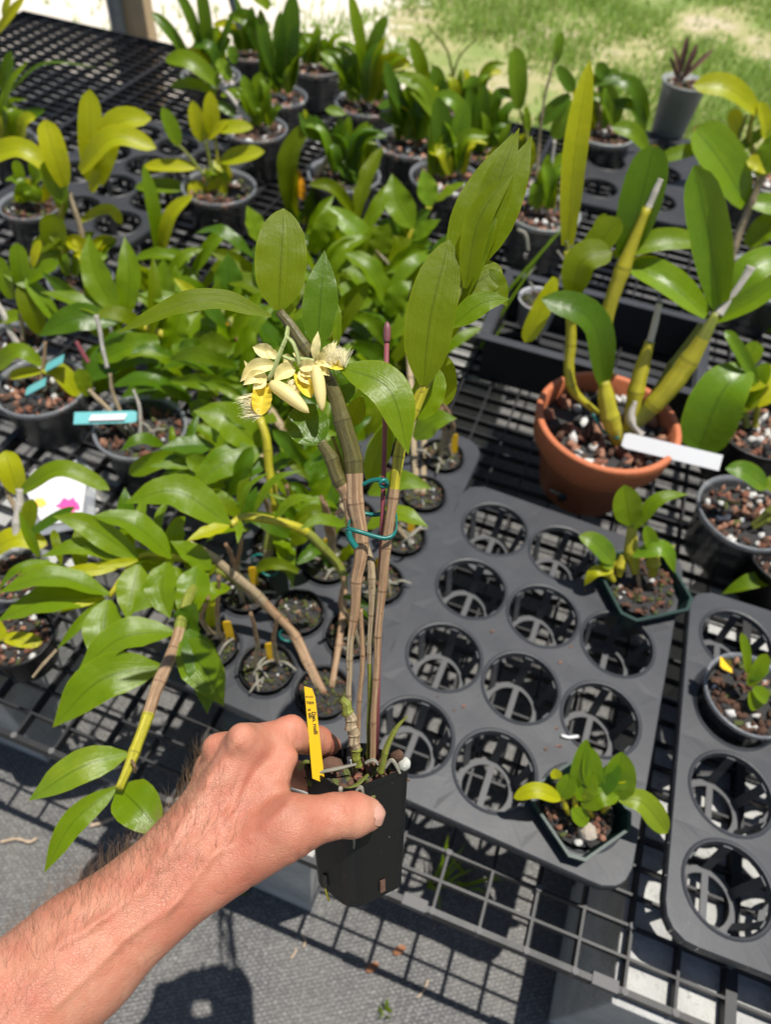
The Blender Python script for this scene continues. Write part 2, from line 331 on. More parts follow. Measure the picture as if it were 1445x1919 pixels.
# bench tops: modular plastic grids, every bar a part
CS, CT_ = .0584, .0352; NS, NT = 11, 31
S0 = .358
def cube_me(name, ex, ey, ez, m):
    b = MB(); b.box((0,0,0), np.array([ex/2,0,0]), np.array([0,ey/2,0]), np.array([0,0,ez/2])); me = bpy.data.meshes.new(name); me.from_pydata(b.V, [], b.F); me.materials.append(m); return me
LS_, LT_ = NS*CS-.006, NT*CT_-.006
bar_s = cube_me('bar_long', LS_, .0032, .0125, BENCH); bar_t = cube_me('bar_cross', LT_, .0034, .0165, BENCH)
rail_s = cube_me('rail_long', LS_+.004, .007, .024, BENCH); rail_t = cube_me('rail_cross', LT_+.0008, .007, .0235, BENCH)
Mrot = Matrix.Rotation(math.radians(-14.9), 4, 'Z'); Mrot2 = Matrix.Rotation(math.radians(75.1), 4, 'Z')
studs = bpy.data.meshes.new('stud'); _b = bmesh.new(); bmesh.ops.create_cone(_b, segments=10, radius1=.0046, radius2=.0042, depth=.022, cap_ends=True); _b.to_mesh(studs); _b.free(); studs.materials.append(NUB)
where = {(-1,0): 'front bench grid panel under the empty pot tray', (0,0): 'bench grid panel at the right edge over the bare concrete blocks', (-2,0): 'bench grid panel at left, half hidden by arching green leaves', (-3,0): 'bench grid panel at the far left edge',
  (-1,1): 'bench grid panel behind the held plant in the middle', (0,1): 'bench grid panel beneath the right hand orchids', (-2,1): 'bench grid panel behind the clear pots at left', (-3,1): 'bare bench grid panel at the back left, in front of the wooden post', (-4,1): 'bench grid panel cut by the left picture edge'}
for (k, j), lab in where.items():
    s0 = S0+k*NS*CS; t0 = j*NT*CT_
    th = thing('bench_panel', bl(s0, t0, ZB-.02), lab, 'bench', 'black plastic bench grid panels')
    for i in range(NT+1):
        e = i in (0, NT); tt = t0+.003+(NT*CT_-.006)*i/NT
        place('rail' if e else 'bar', rail_s if e else bar_s, th, Matrix.Translation(bl(s0+NS*CS/2, tt, ZB-(.012 if e else .0085))) @ Mrot)
    for i in range(NS+1):
        e = i in (0, NS); ss = s0+.003+(NS*CS-.006)*i/NS
        place('rail' if e else 'bar', rail_t if e else bar_t, th, Matrix.Translation(bl(ss, t0+NT*CT_/2, ZB-(.0128 if e else .0095)-.0006)) @ Mrot2)
    if j == 0:
        for i in range(0, NS+1):
            for q in (0, 2, 6, 10):
                if (i+q//2) % 2 == 0 or q == 0: place('stud', studs, th, Matrix.Translation(bl(s0+.003+(NS*CS-.006)*i/NS, t0+.003+(NT*CT_-.006)*q/NT, ZB-.0095)))
        c = cube_me('clip', .030, .013, .016, NUB)
        for f in (.42, .78): place('clip', c, th, Matrix.Translation(bl(s0+NS*CS*f, t0+.004, ZB-.0065)) @ Mrot)
# post and pipe beyond the bench
def at_y(u, v, y): r = ray(u, v); return CAM+r*(y/r[1])
p = at_y(252, 60, 2.95); b = MB(); b.box((p[0], 2.98, 1.3), (.055,0,0), (0,.045,0), (0,0,1.3)); o = b.build('wooden_post', WOOD); tag(o, 'square wooden post behind the far edge of the bench', 'post')
p = at_y(219, 60, 2.9); b = MB(); b.tube([(p[0], 2.92, 0), (p[0], 2.92, 2.6)], .027, 14); o = b.build('metal_pipe', PIPE, smooth=True); tag(o, 'grey metal pipe standing against the wooden post', 'pipe')
p = at_y(405, 40, 2.75); b = MB(); b.tube([(p[0]-.12, 2.75, 1.25), (p[0]+.12, 2.75, .2)], .014, 10); o = b.build('metal_pipe', PIPE, smooth=True); tag(o, 'thin slanting metal pipe behind the back row of pots', 'pipe')
# ------------------------------------------------------------------ trays
def tray(s_dir, origin, ncol, nrow, p1, p2, rad, ztop, label, mat=TRAY, depth_=.072, skip=(), margin=.016):
    """origin = centre of pocket (0,0); rows run towards the camera"""
    a = math.radians(s_dir); e1 = np.array([math.cos(a), math.sin(a), 0]); e2 = np.array([math.sin(a), -math.cos(a), 0])
    o3 = np.array([origin[0], origin[1], 0]); C = lambda x, y, z: o3+e1*x+e2*y+UP*z
    th = thing('pot_tray', C((ncol-1)*p1/2, (nrow-1)*p2/2, ZB), label, 'tray', 'plastic pot trays on the bench')
    b = MB(); K = 40
    for i in range(ncol):
        for j in range(nrow):
            cx, cy = i*p1, j*p2
            x0, x1 = -p1/2-(margin if i == 0 else 0), p1/2+(margin if i == ncol-1 else 0); y0, y1 = -p2/2-(margin if j == 0 else 0), p2/2+(margin if j == nrow-1 else 0)
            I = []; I2 = []; I3 = []; Oo = []; Lo = []; ANG = sorted([2*math.pi*q_/(K-4)+.03 for q_ in range(K-4)]+[math.atan2(yy, xx)%(2*math.pi) for xx in (x0, x1) for yy in (y0, y1)])
            for k in range(K):
                t = ANG[k]; dx, dy = math.cos(t), math.sin(t)
                f = min((x1 if dx > 0 else x0)/dx if abs(dx) > 1e-9 else 9, (y1 if dy > 0 else y0)/dy if abs(dy) > 1e-9 else 9)
                ex, ey = dx*f, dy*f
                # tray corners are rounded
                for cxn, cyn, ok in ((x0, y0, i == 0 and j == 0), (x1, y0, i == ncol-1 and j == 0), (x0, y1, i == 0 and j == nrow-1), (x1, y1, i == ncol-1 and j == nrow-1)):
                    rr = .035
                    if ok:
                        ccx, ccy = cxn-math.copysign(rr, cxn), cyn-math.copysign(rr, cyn)
                        qx, qy = ex-ccx, ey-ccy
                        if qx*cxn > 0 and qy*cyn > 0:
                            m = math.hypot(qx, qy)
                            if m > rr: ex, ey = ccx+qx/m*rr, ccy+qy/m*rr
                corner = (abs(abs(ex)-p1/2) < .012 and abs(abs(ey)-p2/2) < .012)
                dz = -.0007*max(0, 1-math.hypot(abs(ex)-p1/2, abs(ey)-p2/2)/.03)
                I.append(C(cx+dx*(rad+.0045), cy+dy*(rad+.0045), ztop)); I2.append(C(cx+dx*(rad+.0022), cy+dy*(rad+.0022), ztop+.0017)); I3.append(C(cx+dx*rad, cy+dy*rad, ztop+.0010)); Oo.append(C(cx+ex, cy+ey, ztop+dz)); Lo.append(C(cx+dx*(rad-.002), cy+dy*(rad-.002), ztop-.007))
            b.add(I+Oo+Lo+I2+I3, [(k, (k+1)%K, K+(k+1)%K, K+k)[::-1] for k in range(K)]+[(p_*K+k, p_*K+(k+1)%K, q_*K+(k+1)%K, q_*K+k) for p_, q_ in ((0, 3), (3, 4), (4, 2)) for k in range(K)])
            # skirt on the outer sides
            for k in range(K):
                k2 = (k+1)%K; m = (Oo[k]+Oo[k2])/2-C(cx, cy, ztop); mx, my = m@e1, m@e2
                if (i == 0 and mx < -p1/2-.0005) or (i == ncol-1 and mx > p1/2+.0005) or (j == 0 and my < -p2/2-.0005) or (j == nrow-1 and my > p2/2+.0005):
                    w1 = nrm([*( (Oo[k]-C(cx,cy,ztop))[:2]), 0])*.004
                    b.add([Oo[k], Oo[k2], Oo[k2]+w1*.5-UP*.004, Oo[k]+w1*.5-UP*.004, Oo[k2]+w1*.5-UP*.016, Oo[k]+w1*.5-UP*.016], [(0,1,2,3), (3,2,4,5)])
    b.build('top_plate', mat, th)
    pk = MB(); rb = rad*.80; ring = []
    for (ra, rc, z0, z1) in ((rb, rb-.0085, -depth_, -depth_+.0035),):
        for k in range(32):
            t0, t1 = 2*math.pi*k/32, 2*math.pi*(k+1)/32
            A = [np.array([math.cos(t)*r_, math.sin(t)*r_, z]) for t in (t0, t1) for r_ in (ra, rc) for z in (z0, z1)]
            pk.add(A, [(1,3,7,5), (0,4,6,2), (0,1,5,4), (2,6,7,3)])
    pk.box((0, 0, -depth_+.0022), np.array([.0042,0,0]), np.array([0,rb-.006,0]), np.array([0,0,.0018]))
    for k in range(6):
        t = math.pi/6+k*math.pi/3; c_, s_ = math.cos(t), math.sin(t); tg = np.array([-s_, c_, 0])
        pts = [np.array([c_*(rad-.001), s_*(rad-.001), -.004]), np.array([c_*(rad-.004), s_*(rad-.004), -.03]), np.array([c_*(rb-.001), s_*(rb-.001), -depth_+.002])]
        for q in range(2):
            A, B2 = pts[q], pts[q+1]; inn = -np.array([c_, s_, 0])*.0022
            pk.add([A-tg*.0055, A+tg*.0055, B2+tg*.0055, B2-tg*.0055, A-tg*.0055+inn, A+tg*.0055+inn, B2+tg*.0055+inn, B2-tg*.0055+inn], [(0,1,2,3), (7,6,5,4), (0,4,5,1), (1,5,6,2), (3,2,6,7), (0,3,7,4)])
    me = bpy.data.meshes.new('pocket'); me.from_pydata(pk.V, [], pk.F); me.materials.append(TRAYP if mat is TRAY else mat)
    Mr = Matrix.Rotation(a, 4, 'Z')
    for i in range(ncol):
        for j in range(nrow): place('pocket', me, th, Matrix.Translation(C(i*p1, j*p2, ztop-.0005)) @ Mr)
    for i in range(ncol-1):
        for j in range(nrow-1): place('stud', TRSTUD, th, Matrix.Translation(C((i+.5)*p1, (j+.5)*p2, ztop-.002)))
    return th, C
TRSTUD = bpy.data.meshes.new('tray_stud'); _b = bmesh.new(); bmesh.ops.create_cone(_b, segments=10, radius1=.003, radius2=.002, depth=.003, cap_ends=True); _b.to_mesh(TRSTUD); _b.free(); TRSTUD.materials.append(TRAY)
main_o = (.1745, .7075)
_, CM = tray(-17.2, main_o, 3, 4, .1095, .1215, .0500, ZT, 'grey plastic tray of twelve round pockets, mostly empty, right of the held pot')
# neighbours
e1m = np.array([math.cos(math.radians(-17.2)), math.sin(math.radians(-17.2))]); e2m = np.array([-e1m[1], e1m[0]])
pL = pl(606, 1300, ZT)[:2]; PL1, PL2 = .083, .0935
_, CL = tray(-17.2, pL-e1m*PL1*2+e2m*PL2*5, 3, 6, PL1, PL2, .0375, ZT, 'grey plastic pot tray holding small black pots behind the held plant')
qa, qb = pl(1372, 1486, ZT)[:2], pl(1366, 1664, ZT)[:2]; qd = qb-qa; qp = float(np.hypot(*qd)); qang = math.degrees(math.atan2(qd[0], -qd[1]))
_, CR = tray(qang, qa-qd*2, 3, 4, qp*.92, qp, .0500, ZT, 'grey plastic pot tray cut by the right picture edge')
bo = pl(330, 440, ZT)[:2]
_, CBK = tray(-22, bo-np.array([math.cos(-.384), math.sin(-.384)])*.23+np.array([.0, .36]), 3, 4, .115, .122, .052, ZT, 'dark plastic pot tray with empty pockets among the yellow green plants', TRAYD)
bo2 = pl(1160, 288, ZT)[:2]
tray(-14, bo2-np.array([.0, -.10]), 2, 3, .15, .16, .05, ZT, 'grey plastic pot tray with empty pockets at the back right', TRAYD)
# ------------------------------------------------------------------ plant parts
PROF = {'den': ([0,.06,.15,.28,.42,.56,.70,.82,.91,.97,1], [.16,.36,.68,.93,1,.93,.74,.47,.22,.07,0]),
        'oval': ([0,.05,.12,.25,.42,.6,.76,.88,.95,1], [.18,.38,.64,.92,1,.98,.84,.58,.32,0]),
        'cat': ([0,.06,.15,.3,.5,.7,.85,.94,.98,1], [.34,.5,.7,.9,1,.98,.84,.58,.36,.08]),
        'strap': ([0,.1,.3,.55,.75,.9,.97,1], [.5,.66,.92,1,.9,.58,.25,0]),
        'petal': ([0,.1,.3,.55,.8,.93,1], [.5,.66,.88,1,.86,.55,.12]),
        'thin': ([0,.2,.5,.8,1], [1,.95,.8,.5,0])}
def leaf(parent, P, width, n, mat, prof='den', arch=.06, fold=.24, wav=.05, roll=0., name='leaf', na=15, nc=6, label=None, wfreq=3.2):
    P = [np.asarray(p, float) for p in P]; L = sum(np.linalg.norm(b-a) for a, b in zip(P, P[1:]))
    Q = spline(P, na); ts = np.linspace(0, 1, na); T, _, _ = frames(Q); n = nrm(n)
    px, py = PROF[prof]; hw = np.interp(ts, px, py)*width/2
    ph = random.uniform(0, 6.28); V = []; UV = []
    for i, t in enumerate(ts):
        tg = T[i]; nn = nrm(n-tg*(n@tg)); wv = np.cross(tg, nn)
        if roll: c, s = math.cos(roll), math.sin(roll); nn, wv = nn*c+wv*s, wv*c-nn*s
        base = Q[i]+nn*arch*L*4*t*(1-t)
        for k in range(nc+1):
            s = -1+2*k/nc
            dz = fold*hw[i]*(abs(s)**1.3-.35)+wav*width*math.sin(wfreq*6.28*t+ph+(1.7 if s > 0 else 0))*s*s*math.sin(math.pi*min(t*1.05, 1))
            V.append(base+wv*s*hw[i]*(1-.05*abs(fold))+nn*dz); UV.append((.5+s/2, t))
    m = nc+1; F = [(i*m+k, i*m+k+1, (i+1)*m+k+1, (i+1)*m+k) for i in range(na-1) for k in range(nc)]
    o = mo(name, V, F, mat, parent, True, UV)
    if label: o['label'] = label
    return o
def cane(parent, P, rad, mats, nodes=7, bounds=None, name='cane', nk=None, seg=9, ring=.14, label=None):
    """jointed cane: rad = radii at the points of P, bounds = where along it each material ends"""
    P = np.asarray(P, float); L = np.r_[0, np.cumsum(np.linalg.norm(np.diff(P, axis=0), axis=1))]; L /= L[-1]
    N = nk or max(24, nodes*5); Q = spline(P, N); ts = np.linspace(0, 1, N); r = np.interp(ts, L, np.broadcast_to(rad, (len(P),)))
    if nodes: 
        ph = (ts*nodes)%1.; d = np.minimum(ph, 1-ph); r = r*(1+ring*np.exp(-(d/.07)**2)-.05*np.sin(math.pi*ph))
        Q = Q+np.array([[math.sin(t*nodes*3.14+1), math.cos(t*nodes*3.14), 0] for t in ts])*(r[:,None]*.12)
    V, F, uv = tube_geo(Q, r, seg); uv = [(a, b*nodes/2.) for a, b in uv]
    mats = mats if isinstance(mats, (list, tuple)) else [mats]; bounds = bounds or [(i+1)/len(mats) for i in range(len(mats))]
    mi = [min(int(np.searchsorted(bounds, (i//seg)/(N-1))), len(mats)-1) for i in range((N-1)*seg)]+[0, len(mats)-1]
    o = mo(name, V, F, list(mats), parent, True, uv, mi)
    if label: o['label'] = label
    return o
# shared potting mixes: small rocks, too many to pick apart
def mix_mesh(seed, weights, n=135, chip=1.3, sz=1.):
    rg = random.Random(seed); b = bmesh.new(); mi = []
    for k in range(n):
        a = rg.uniform(0, 6.283); r = math.sqrt(rg.random())*.93; s = rg.uniform(.055, .13)*sz
        vs = bmesh.ops.create_icosphere(b, subdivisions=1, radius=s)['verts']; q = rg.choices(range(6), weights)[0]
        sx, sy, s_z = rg.uniform(.7, chip), rg.uniform(.6, 1.2), rg.uniform(.4, .9)
        M = Matrix.Rotation(rg.uniform(0, 6), 3, Vector((rg.gauss(0,1), rg.gauss(0,1), rg.gauss(0,1)+.01)).normalized())
        for v in vs: v.co = M @ Vector((v.co.x*sx, v.co.y*sy, v.co.z*s_z))*rg.uniform(.82, 1.15)+Vector((r*math.cos(a), r*math.sin(a), rg.uniform(-.10, .05)))
        fs = {f for v in vs for f in v.link_faces}
        for f in fs: f.material_index = q; f.smooth = True
    c = bmesh.ops.create_circle(b, cap_ends=True, segments=20, radius=.95)['verts']
    for v in c: v.co.z = -.08
    for f in b.faces:
        if len(f.verts) > 5: f.material_index = 3
    me = bpy.data.meshes.new('potting_mix'); b.to_mesh(me); b.free()
    for m in ROCKS: me.materials.append(m)
    return me
MIXES = [mix_mesh(1, (3, 3, 2, 3, 3, .3)), mix_mesh(2, (3, 4, 1.6, 2.5, 2, .6)), mix_mesh(3, (2, 2.5, 2.2, 3, 4, .2)), mix_mesh(4, (.3, 3, .5, 2, .2, 6), 150, 1.8, .8), mix_mesh(5, (.5, 6, .8, 2, .5, .8), 120, 2.4, .85), mix_mesh(6, (1, 2, 3, 3, 5, .3), 80, 1.2, 1.15), mix_mesh(7, (2, 5, .5, 2, .3, 2.5), 130, 2.0, .75)]
ALT = {0: [0, 4, 5, 6], 1: [1, 4, 6], 2: [2, 5], 3: [3]}
def lathe(pr, n=36):
    V = []; F = []; k = len(pr)
    for i in range(n):
        a = 2*math.pi*i/n
        for r, z in pr: V.append((r*math.cos(a), r*math.sin(a), z))
    for i in range(n):
        for j in range(k-1): F.append((i*k+j, ((i+1)%n)*k+j, ((i+1)%n)*k+j+1, i*k+j+1))
    return V, F
def lathe_me(name, pr, mat, n=36):
    V, F = lathe(pr, n); me = bpy.data.meshes.new(name); me.from_pydata(V, [], F); me.materials.append(mat); me.polygons.foreach_set('use_smooth', [True]*len(me.polygons)); return me
CP = [(0,-1.45),(.74,-1.45),(.78,-1.42),(.955,-.12),(1.02,-.11),(1.03,0),(1.0,.02),(.965,0),(.94,-.10),(.76,-1.38),(0,-1.38)]
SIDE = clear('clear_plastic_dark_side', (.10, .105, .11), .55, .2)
PM = {'clear': lathe_me('pot_clear', CP, CLEAR), 'frost': lathe_me('pot_frost', CP, FROST), 'black': lathe_me('pot_black', CP, POTB),
      'tall': lathe_me('pot_tall', [(0,-2.9),(.66,-2.9),(.7,-2.85),(.97,-.1),(1.04,-.08),(1.04,0),(.97,0),(.66,-2.8),(0,-2.8)], FROST),
      'terra': lathe_me('pot_terracotta', [(0,-1.42),(.60,-1.42),(.64,-1.40),(.845,-.44),(.93,-.43),(.955,-.40),(1.0,-.03),(.985,0),(.93,.005),(.905,-.02),(.87,-.40),(.60,-1.36),(0,-1.36)], TERRA, 48)}
def square_pot_me(name, mat, h=1.3, ch=.28, taper=.74):
    def ring(s, z):
        c = 1-ch; return [(x*s, y*s, z) for x, y in ((1,-c),(1,c),(c,1),(-c,1),(-1,c),(-1,-c),(-c,-1),(c,-1))]
    rs = [ring(taper, -h), ring(.97, -.10), ring(1.03, -.095), ring(1.03, 0), ring(.96, 0), ring(taper*.95, -h+.05)]
    V = [v for r in rs for v in r]; F = [(i*8+j, i*8+(j+1)%8, (i+1)*8+(j+1)%8, (i+1)*8+j) for i in range(5) for j in range(8)]+[tuple(range(8))[::-1], tuple(40+j for j in range(8))]
    me = bpy.data.meshes.new(name); me.from_pydata(V, [], F); me.materials.append(mat); return me
PM['square'] = square_pot_me('pot_square', POTG)
def proj(p): c = R.T @ (np.asarray(p)-CAM); return c[0]/c[2]*FPX+PW/2, c[1]/c[2]*FPX+PH/2
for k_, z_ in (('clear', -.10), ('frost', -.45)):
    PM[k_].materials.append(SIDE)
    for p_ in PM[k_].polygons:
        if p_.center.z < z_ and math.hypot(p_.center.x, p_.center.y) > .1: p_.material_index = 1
class Plant:
    """a potted plant standing at a spot on the bench; q() finds points of the plant near its own upright plane"""
    def __init__(s, u, v, wpx, style, label, mix=0, zr=None, cat='orchid', group='potted orchids on the bench', rot=0., name='potted_orchid', pot=True):
        s.zr = zr if zr is not None else ZT+.028
        s.c = pl(u, v, s.zr); s.r = wpx*depth(s.c)/FPX/2
        rr = ray(u, v); pitch = math.atan2(-rr[2], rr[1]); a = pitch*.55
        s.m = np.array([0, math.cos(a), -math.sin(a)])
        s.t = thing(name, (s.c[0], s.c[1], ZB if s.zr > ZB else s.zr-.1), label, cat, group)
        if pot:
            M = Matrix.Translation(s.c) @ Matrix.Rotation(rot, 4, 'Z') @ Matrix.Diagonal((s.r, s.r, s.r, 1))
            if style in ('clear', 'black', 'frost'):
                k = min(1.0, (s.zr-ZB-.002)/(1.45*s.r)); M = M @ Matrix.Diagonal((1, 1, k, 1))
            if style == 'terra': k = min(1.05, (s.zr-ZB-.002)/(1.42*s.r)); M = M @ Matrix.Diagonal((1, 1, k, 1))
            if style == 'square': k = min(1.1, (s.zr-ZB-.004)/(1.3*s.r)); M = M @ Matrix.Diagonal((1, 1, k, 1))
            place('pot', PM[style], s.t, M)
            mz = place('potting_mix', MIXES[random.choice(ALT[mix])], s.t, Matrix.Translation(s.c-UP*s.r*(.16 if style != 'terra' else .22)) @ Matrix.Rotation(random.uniform(0, 6), 4, 'Z') @ Matrix.Diagonal((s.r*.93,)*3+(1,))); mz['kind'] = 'stuff'
    def q(s, u, v, o=0.):
        r = ray(u, v); k = ((s.c-CAM)@s.m)/(r@s.m); return CAM+r*k+nrm(r)*o
    def L(s, u0, v0, u1, v1, w, mat=None, prof='den', mid=None, o0=0., o1=None, nmix=.45, parent=None, **k):
        o1 = o0-.0 if o1 is None else o1
        P = [s.q(u0, v0, o0)]
        if mid: P.append(s.q(mid[0], mid[1], (o0+o1)/2-.004))
        P.append(s.q(u1, v1, o1)); c = sum(P)/len(P); n = nrm(nrm(CAM-c)*(1-nmix)+UP*nmix+np.array([random.uniform(-.2, .2), 0, 0]))
        return leaf(parent or s.t, P, w*depth(c)/FPX, n, mat or s.mat, prof, **k)
    def C(s, pts, wpx, mats, o=0., nodes=5, **k):
        P = [s.q(p[0], p[1], p[2] if len(p) > 2 else o) for p in pts]; r = [x*depth(p)/FPX/2 for x, p in zip(wpx if isinstance(wpx, (list, tuple)) else [wpx]*len(P), P)]
        return cane(s.t, P, r, mats, nodes, **k)
    def auto(s, pts, n, lpx, wpx, mat, seed=0, o=0., spread=1., start=.35, parent=None, **k):
        """alternate leaves along a cane given by picture points"""
        rg = random.Random(seed); Q = spline([s.q(p[0], p[1], p[2] if len(p) > 2 else o) for p in pts], 40); T, N, B = frames(Q)
        for i in range(n):
            t = start+(1-start)*(i+.5)/n; j = int(t*39); p = Q[j]; d = depth(p)/FPX; side = 1 if i % 2 else -1
            lat = nrm(np.cross(T[j], nrm(CAM-p))); dr = nrm(T[j]*.55+lat*side*spread*rg.uniform(.6, 1.2)+UP*rg.uniform(-.2, .95)-nrm(CAM-p)*rg.uniform(-.4, .5))
            Ln = lpx*d*rg.uniform(.6, 1.25); tip = p+dr*Ln; midp = p+dr*Ln*.5+UP*Ln*.06
            tip = tip-UP*Ln*rg.uniform(-.05, .4)
            leaf(parent or s.t, [p, midp, tip], wpx*d*rg.uniform(.38, .92), nrm(UP*.75+nrm(CAM-p)*.5+lat*side*rg.uniform(-.1, .6)), rg.choice((mat, mat, LG, LD, LO)), k.pop('prof', None) or rg.choice(('den', 'den', 'strap')), roll=rg.uniform(-.8, .8), wav=rg.uniform(.03, .10), fold=rg.uniform(.1, .5), **k)
def bulb(P, pts, w, mat=CG, name='pseudobulb', nodes=2): return P.C(pts, w, mat, nodes=nodes, name=name, ring=.05)
def flat_tag(parent, A, B, width, n, mat, name='plant_label', th=.0006):
    A, B = np.asarray(A, float), np.asarray(B, float); t = nrm(B-A); n = nrm(n-t*(n@t)); wv = np.cross(t, n); b = MB(); h = width/2
    out = [A-wv*h*.75, A+wv*h*.75, A+t*h*.5+wv*h, B+wv*h, B-wv*h, A+t*h*.5-wv*h]; k = len(out)
    b.add([p+n*th for p in out]+[p-n*th for p in out], [tuple(range(k)), tuple(range(2*k-1, k-1, -1))]+[(i, k+i, k+(i+1)%k, (i+1)%k) for i in range(k)])
    return b.build(name, mat, parent), (A, B, t, n, wv)
# ------------------------------------------------------------------ background plants, back to front
# back rows
D = Plant(395, 140, 108, 'clear', 'dark strap leaved orchid in a clear pot, back row left of centre', 0, zr=ZB+.11); D.mat = LD
for a in ((385,110,322,-25,22,(350,20)),(392,110,372,-40,26,None),(352,108,283,22,24,(312,55)),(398,105,372,75,22,None),(405,118,440,20,14,None),(400,120,432,70,18,(422,85)),(412,110,418,66,20,None)): D.L(*a[:5], prof='strap', mid=a[5], fold=.35, wav=0)
D2 = Plant(470, 98, 78, 'clear', 'small clear pot of bark with thin leaves, farthest at back left', 1, zr=ZB+.10); D2.mat = LD
for a in ((465,90,440,-10,13),(470,92,470,10,12),(472,90,505,40,12)): D2.L(*a, prof='strap', fold=.3, wav=0)
F_ = Plant(522, 178, 105, 'clear', 'upright dark green orchid with tall straps in a clear pot, back row', 0, zr=ZB+.12); F_.mat = LD
for a in ((535,160,550,-15,40,None),(520,158,487,15,26,(498,90)),(528,150,525,20,28,None),(545,160,558,40,24,None),(540,165,500,110,16,None),(525,165,480,140,18,(500,140))): F_.L(*a[:5], prof='strap', mid=a[5], fold=.3, wav=0)
F_.L(505,15,440,-20,30, LG, 'strap', mid=(475,-12))
F2 = Plant(592, 122, 95, 'clear', 'grey leaved little orchid in a clear pot beside the tall dark straps', 1, zr=ZB+.11); F2.mat = LC
for a in ((590,115,560,80,16),(600,112,645,125,30),(595,115,612,70,14),(585,115,570,110,12)): F2.L(*a, prof='cat', wav=0)
G = Plant(688, 192, 118, 'clear', 'green orchid with two tall spread leaves in a clear pot at back centre', 0, zr=ZB+.125); G.mat = LG
for a in ((685,150,655,-15,26,(668,60)),(690,118,726,28,26,(705,75)),(676,170,676,98,28,None),(640,170,680,100,22,(652,125)),(660,160,600,98,26,(630,120)),(695,170,720,150,22,None),(680,175,650,150,18,None)): G.L(*a[:5], prof='strap', mid=a[5], fold=.25, wav=0, mat=LG if a[1] > 140 else LD)
I_ = Plant(872, 200, 92, 'clear', 'dark orchid in a clear pot with two thin flower stalks, back right of centre', 0, zr=ZB+.115); I_.mat = LD
for a in ((800,168,768,68,28,(788,120)),(828,182,812,122,30,None),(815,190,835,150,26,None),(850,178,842,138,18,None),(860,185,880,150,18,None)): I_.L(*a[:5], prof='strap', mid=a[5], fold=.2, wav=0, mat=LG if a[2] == 768 else LD)
I_.C([(850,150),(838,95),(800,46)], [5,5,3], CG, nodes=4); I_.C([(848,150),(862,105),(895,72)], [5,4,3], CG, nodes=4)
H = Plant(770, 265, 128, 'clear', 'big leaved orchid in a clear pot of red bark, centre of the back group', 0, zr=ZB+.13); H.mat = LD
for a in ((775,245,722,112,26,(738,170),LD),(770,235,745,145,30,(742,185),LG),(790,235,880,300,34,(770,165),LG),(775,240,708,215,24,None,LD),(768,250,742,205,26,None,LD),(785,240,775,170,24,None,LD),(760,230,715,140,20,None,LG)): H.L(*a[:5], mat=a[6], prof='strap', mid=a[5], fold=.2, wav=0)
H.L(820,228,742,140,34, LG, 'strap', mid=(795,170))
J = Plant(905, 278, 112, 'clear', 'cluster of dark upright pleated leaves in a clear pot', 0, zr=ZB+.125); J.mat = LD
for a in ((893,285,878,162,30),(900,285,908,155,32),(905,280,890,190,22),(885,270,862,215,20),(910,275,925,200,20)): J.L(*a, prof='strap', fold=.35, wav=0)
H2 = Plant(835, 330, 132, 'clear', 'broad leaved green orchid in a clear pot, in front of the dark cluster', 2, zr=ZB+.12); H2.mat = LG
for a in ((840,320,820,180,44,LD),(850,320,870,185,40,LC),(835,330,800,290,26,LG),(862,318,855,225,26,LG),(845,320,835,250,30,LD)): H2.L(*a[:5], mat=a[5], prof='strap', fold=.25, wav=0)
P11 = Plant(645, 325, 135, 'clear', 'orchid with a bright orange bloom and pale cane in a clear pot', 0, zr=ZB+.11); P11.mat = LD
P11.C([(590,335),(612,300),(625,275)], [11,10,7], CT, nodes=3)
for a in ((625,272,650,290,26,LG),(625,275,600,255,26,LG),(632,270,640,215,24,LD),(628,280,670,350,34,LD),(600,262,560,210,36,LD),(612,275,590,215,28,LD),(660,300,700,380,34,LD),(640,290,690,335,30,LD),(655,270,700,235,26,LG),(610,205,650,215,20,LG)): P11.L(*a[:5], mat=a[5], prof='den', wav=0)
P11.L(548,405,585,225,42, LO, 'strap', mid=(545,300)); P11.L(575,225,570,205,9, LY, 'strap')
P11.L(562,330,568,375,16, ORANGE, 'petal', name='flower', nmix=.1); P11.L(560,335,560,318,9, ORANGE, 'petal', name='flower', nmix=.1)
P11.C([(565,470),(568,430),(575,392)], [9,9,7], CY, nodes=3); P11.L(570,480,618,368,28); P11.L(572,478,624,444,22); P11.L(560,430,545,380,30); P11.L(575,420,600,330,30)
K = Plant(965, 325, 120, 'frost', 'orchid with one broad upright leaf on a long cane in a cloudy pot', 1, zr=ZB+.12); K.mat = LC
K.C([(990,330),(988,260),(975,205)], [9,8,6], CG, nodes=3); K.L(972,205,966,88,38, LC, 'cat', wav=0); K.L(965,178,922,220,24, LD, 'strap', mid=(935,180)); K.L(985,200,990,250,16, LG, 'strap')
N_ = Plant(1018, 395, 140, 'frost', 'cloudy tall pot of leggy orchid beside the long upright leaf', 1, zr=ZB+.13); N_.mat = LC
N_.C([(1005,400),(1008,300),(1022,180),(1045,95)], [8,7,5,4], CT, nodes=5)
for a in ((1042,120,1052,60,18,LC),(1045,125,1075,172,26,LD),(1068,178,1010,232,30,LD),(1068,188,1040,262,34,LC),(1030,290,1010,370,26,LG),(1020,320,1065,290,22,LG),(1015,340,1015,380,26,LC)): N_.L(*a[:5], mat=a[5], prof='cat', wav=0)
N_.C([(1040,400),(1032,330),(1040,262)], [8,8,6], CW, nodes=3)
T2 = Plant(1130, 245, 120, 'frost', 'drooping leafed orchid in a cloudy pot near the lawn', 1, zr=ZB+.12); T2.mat = LD
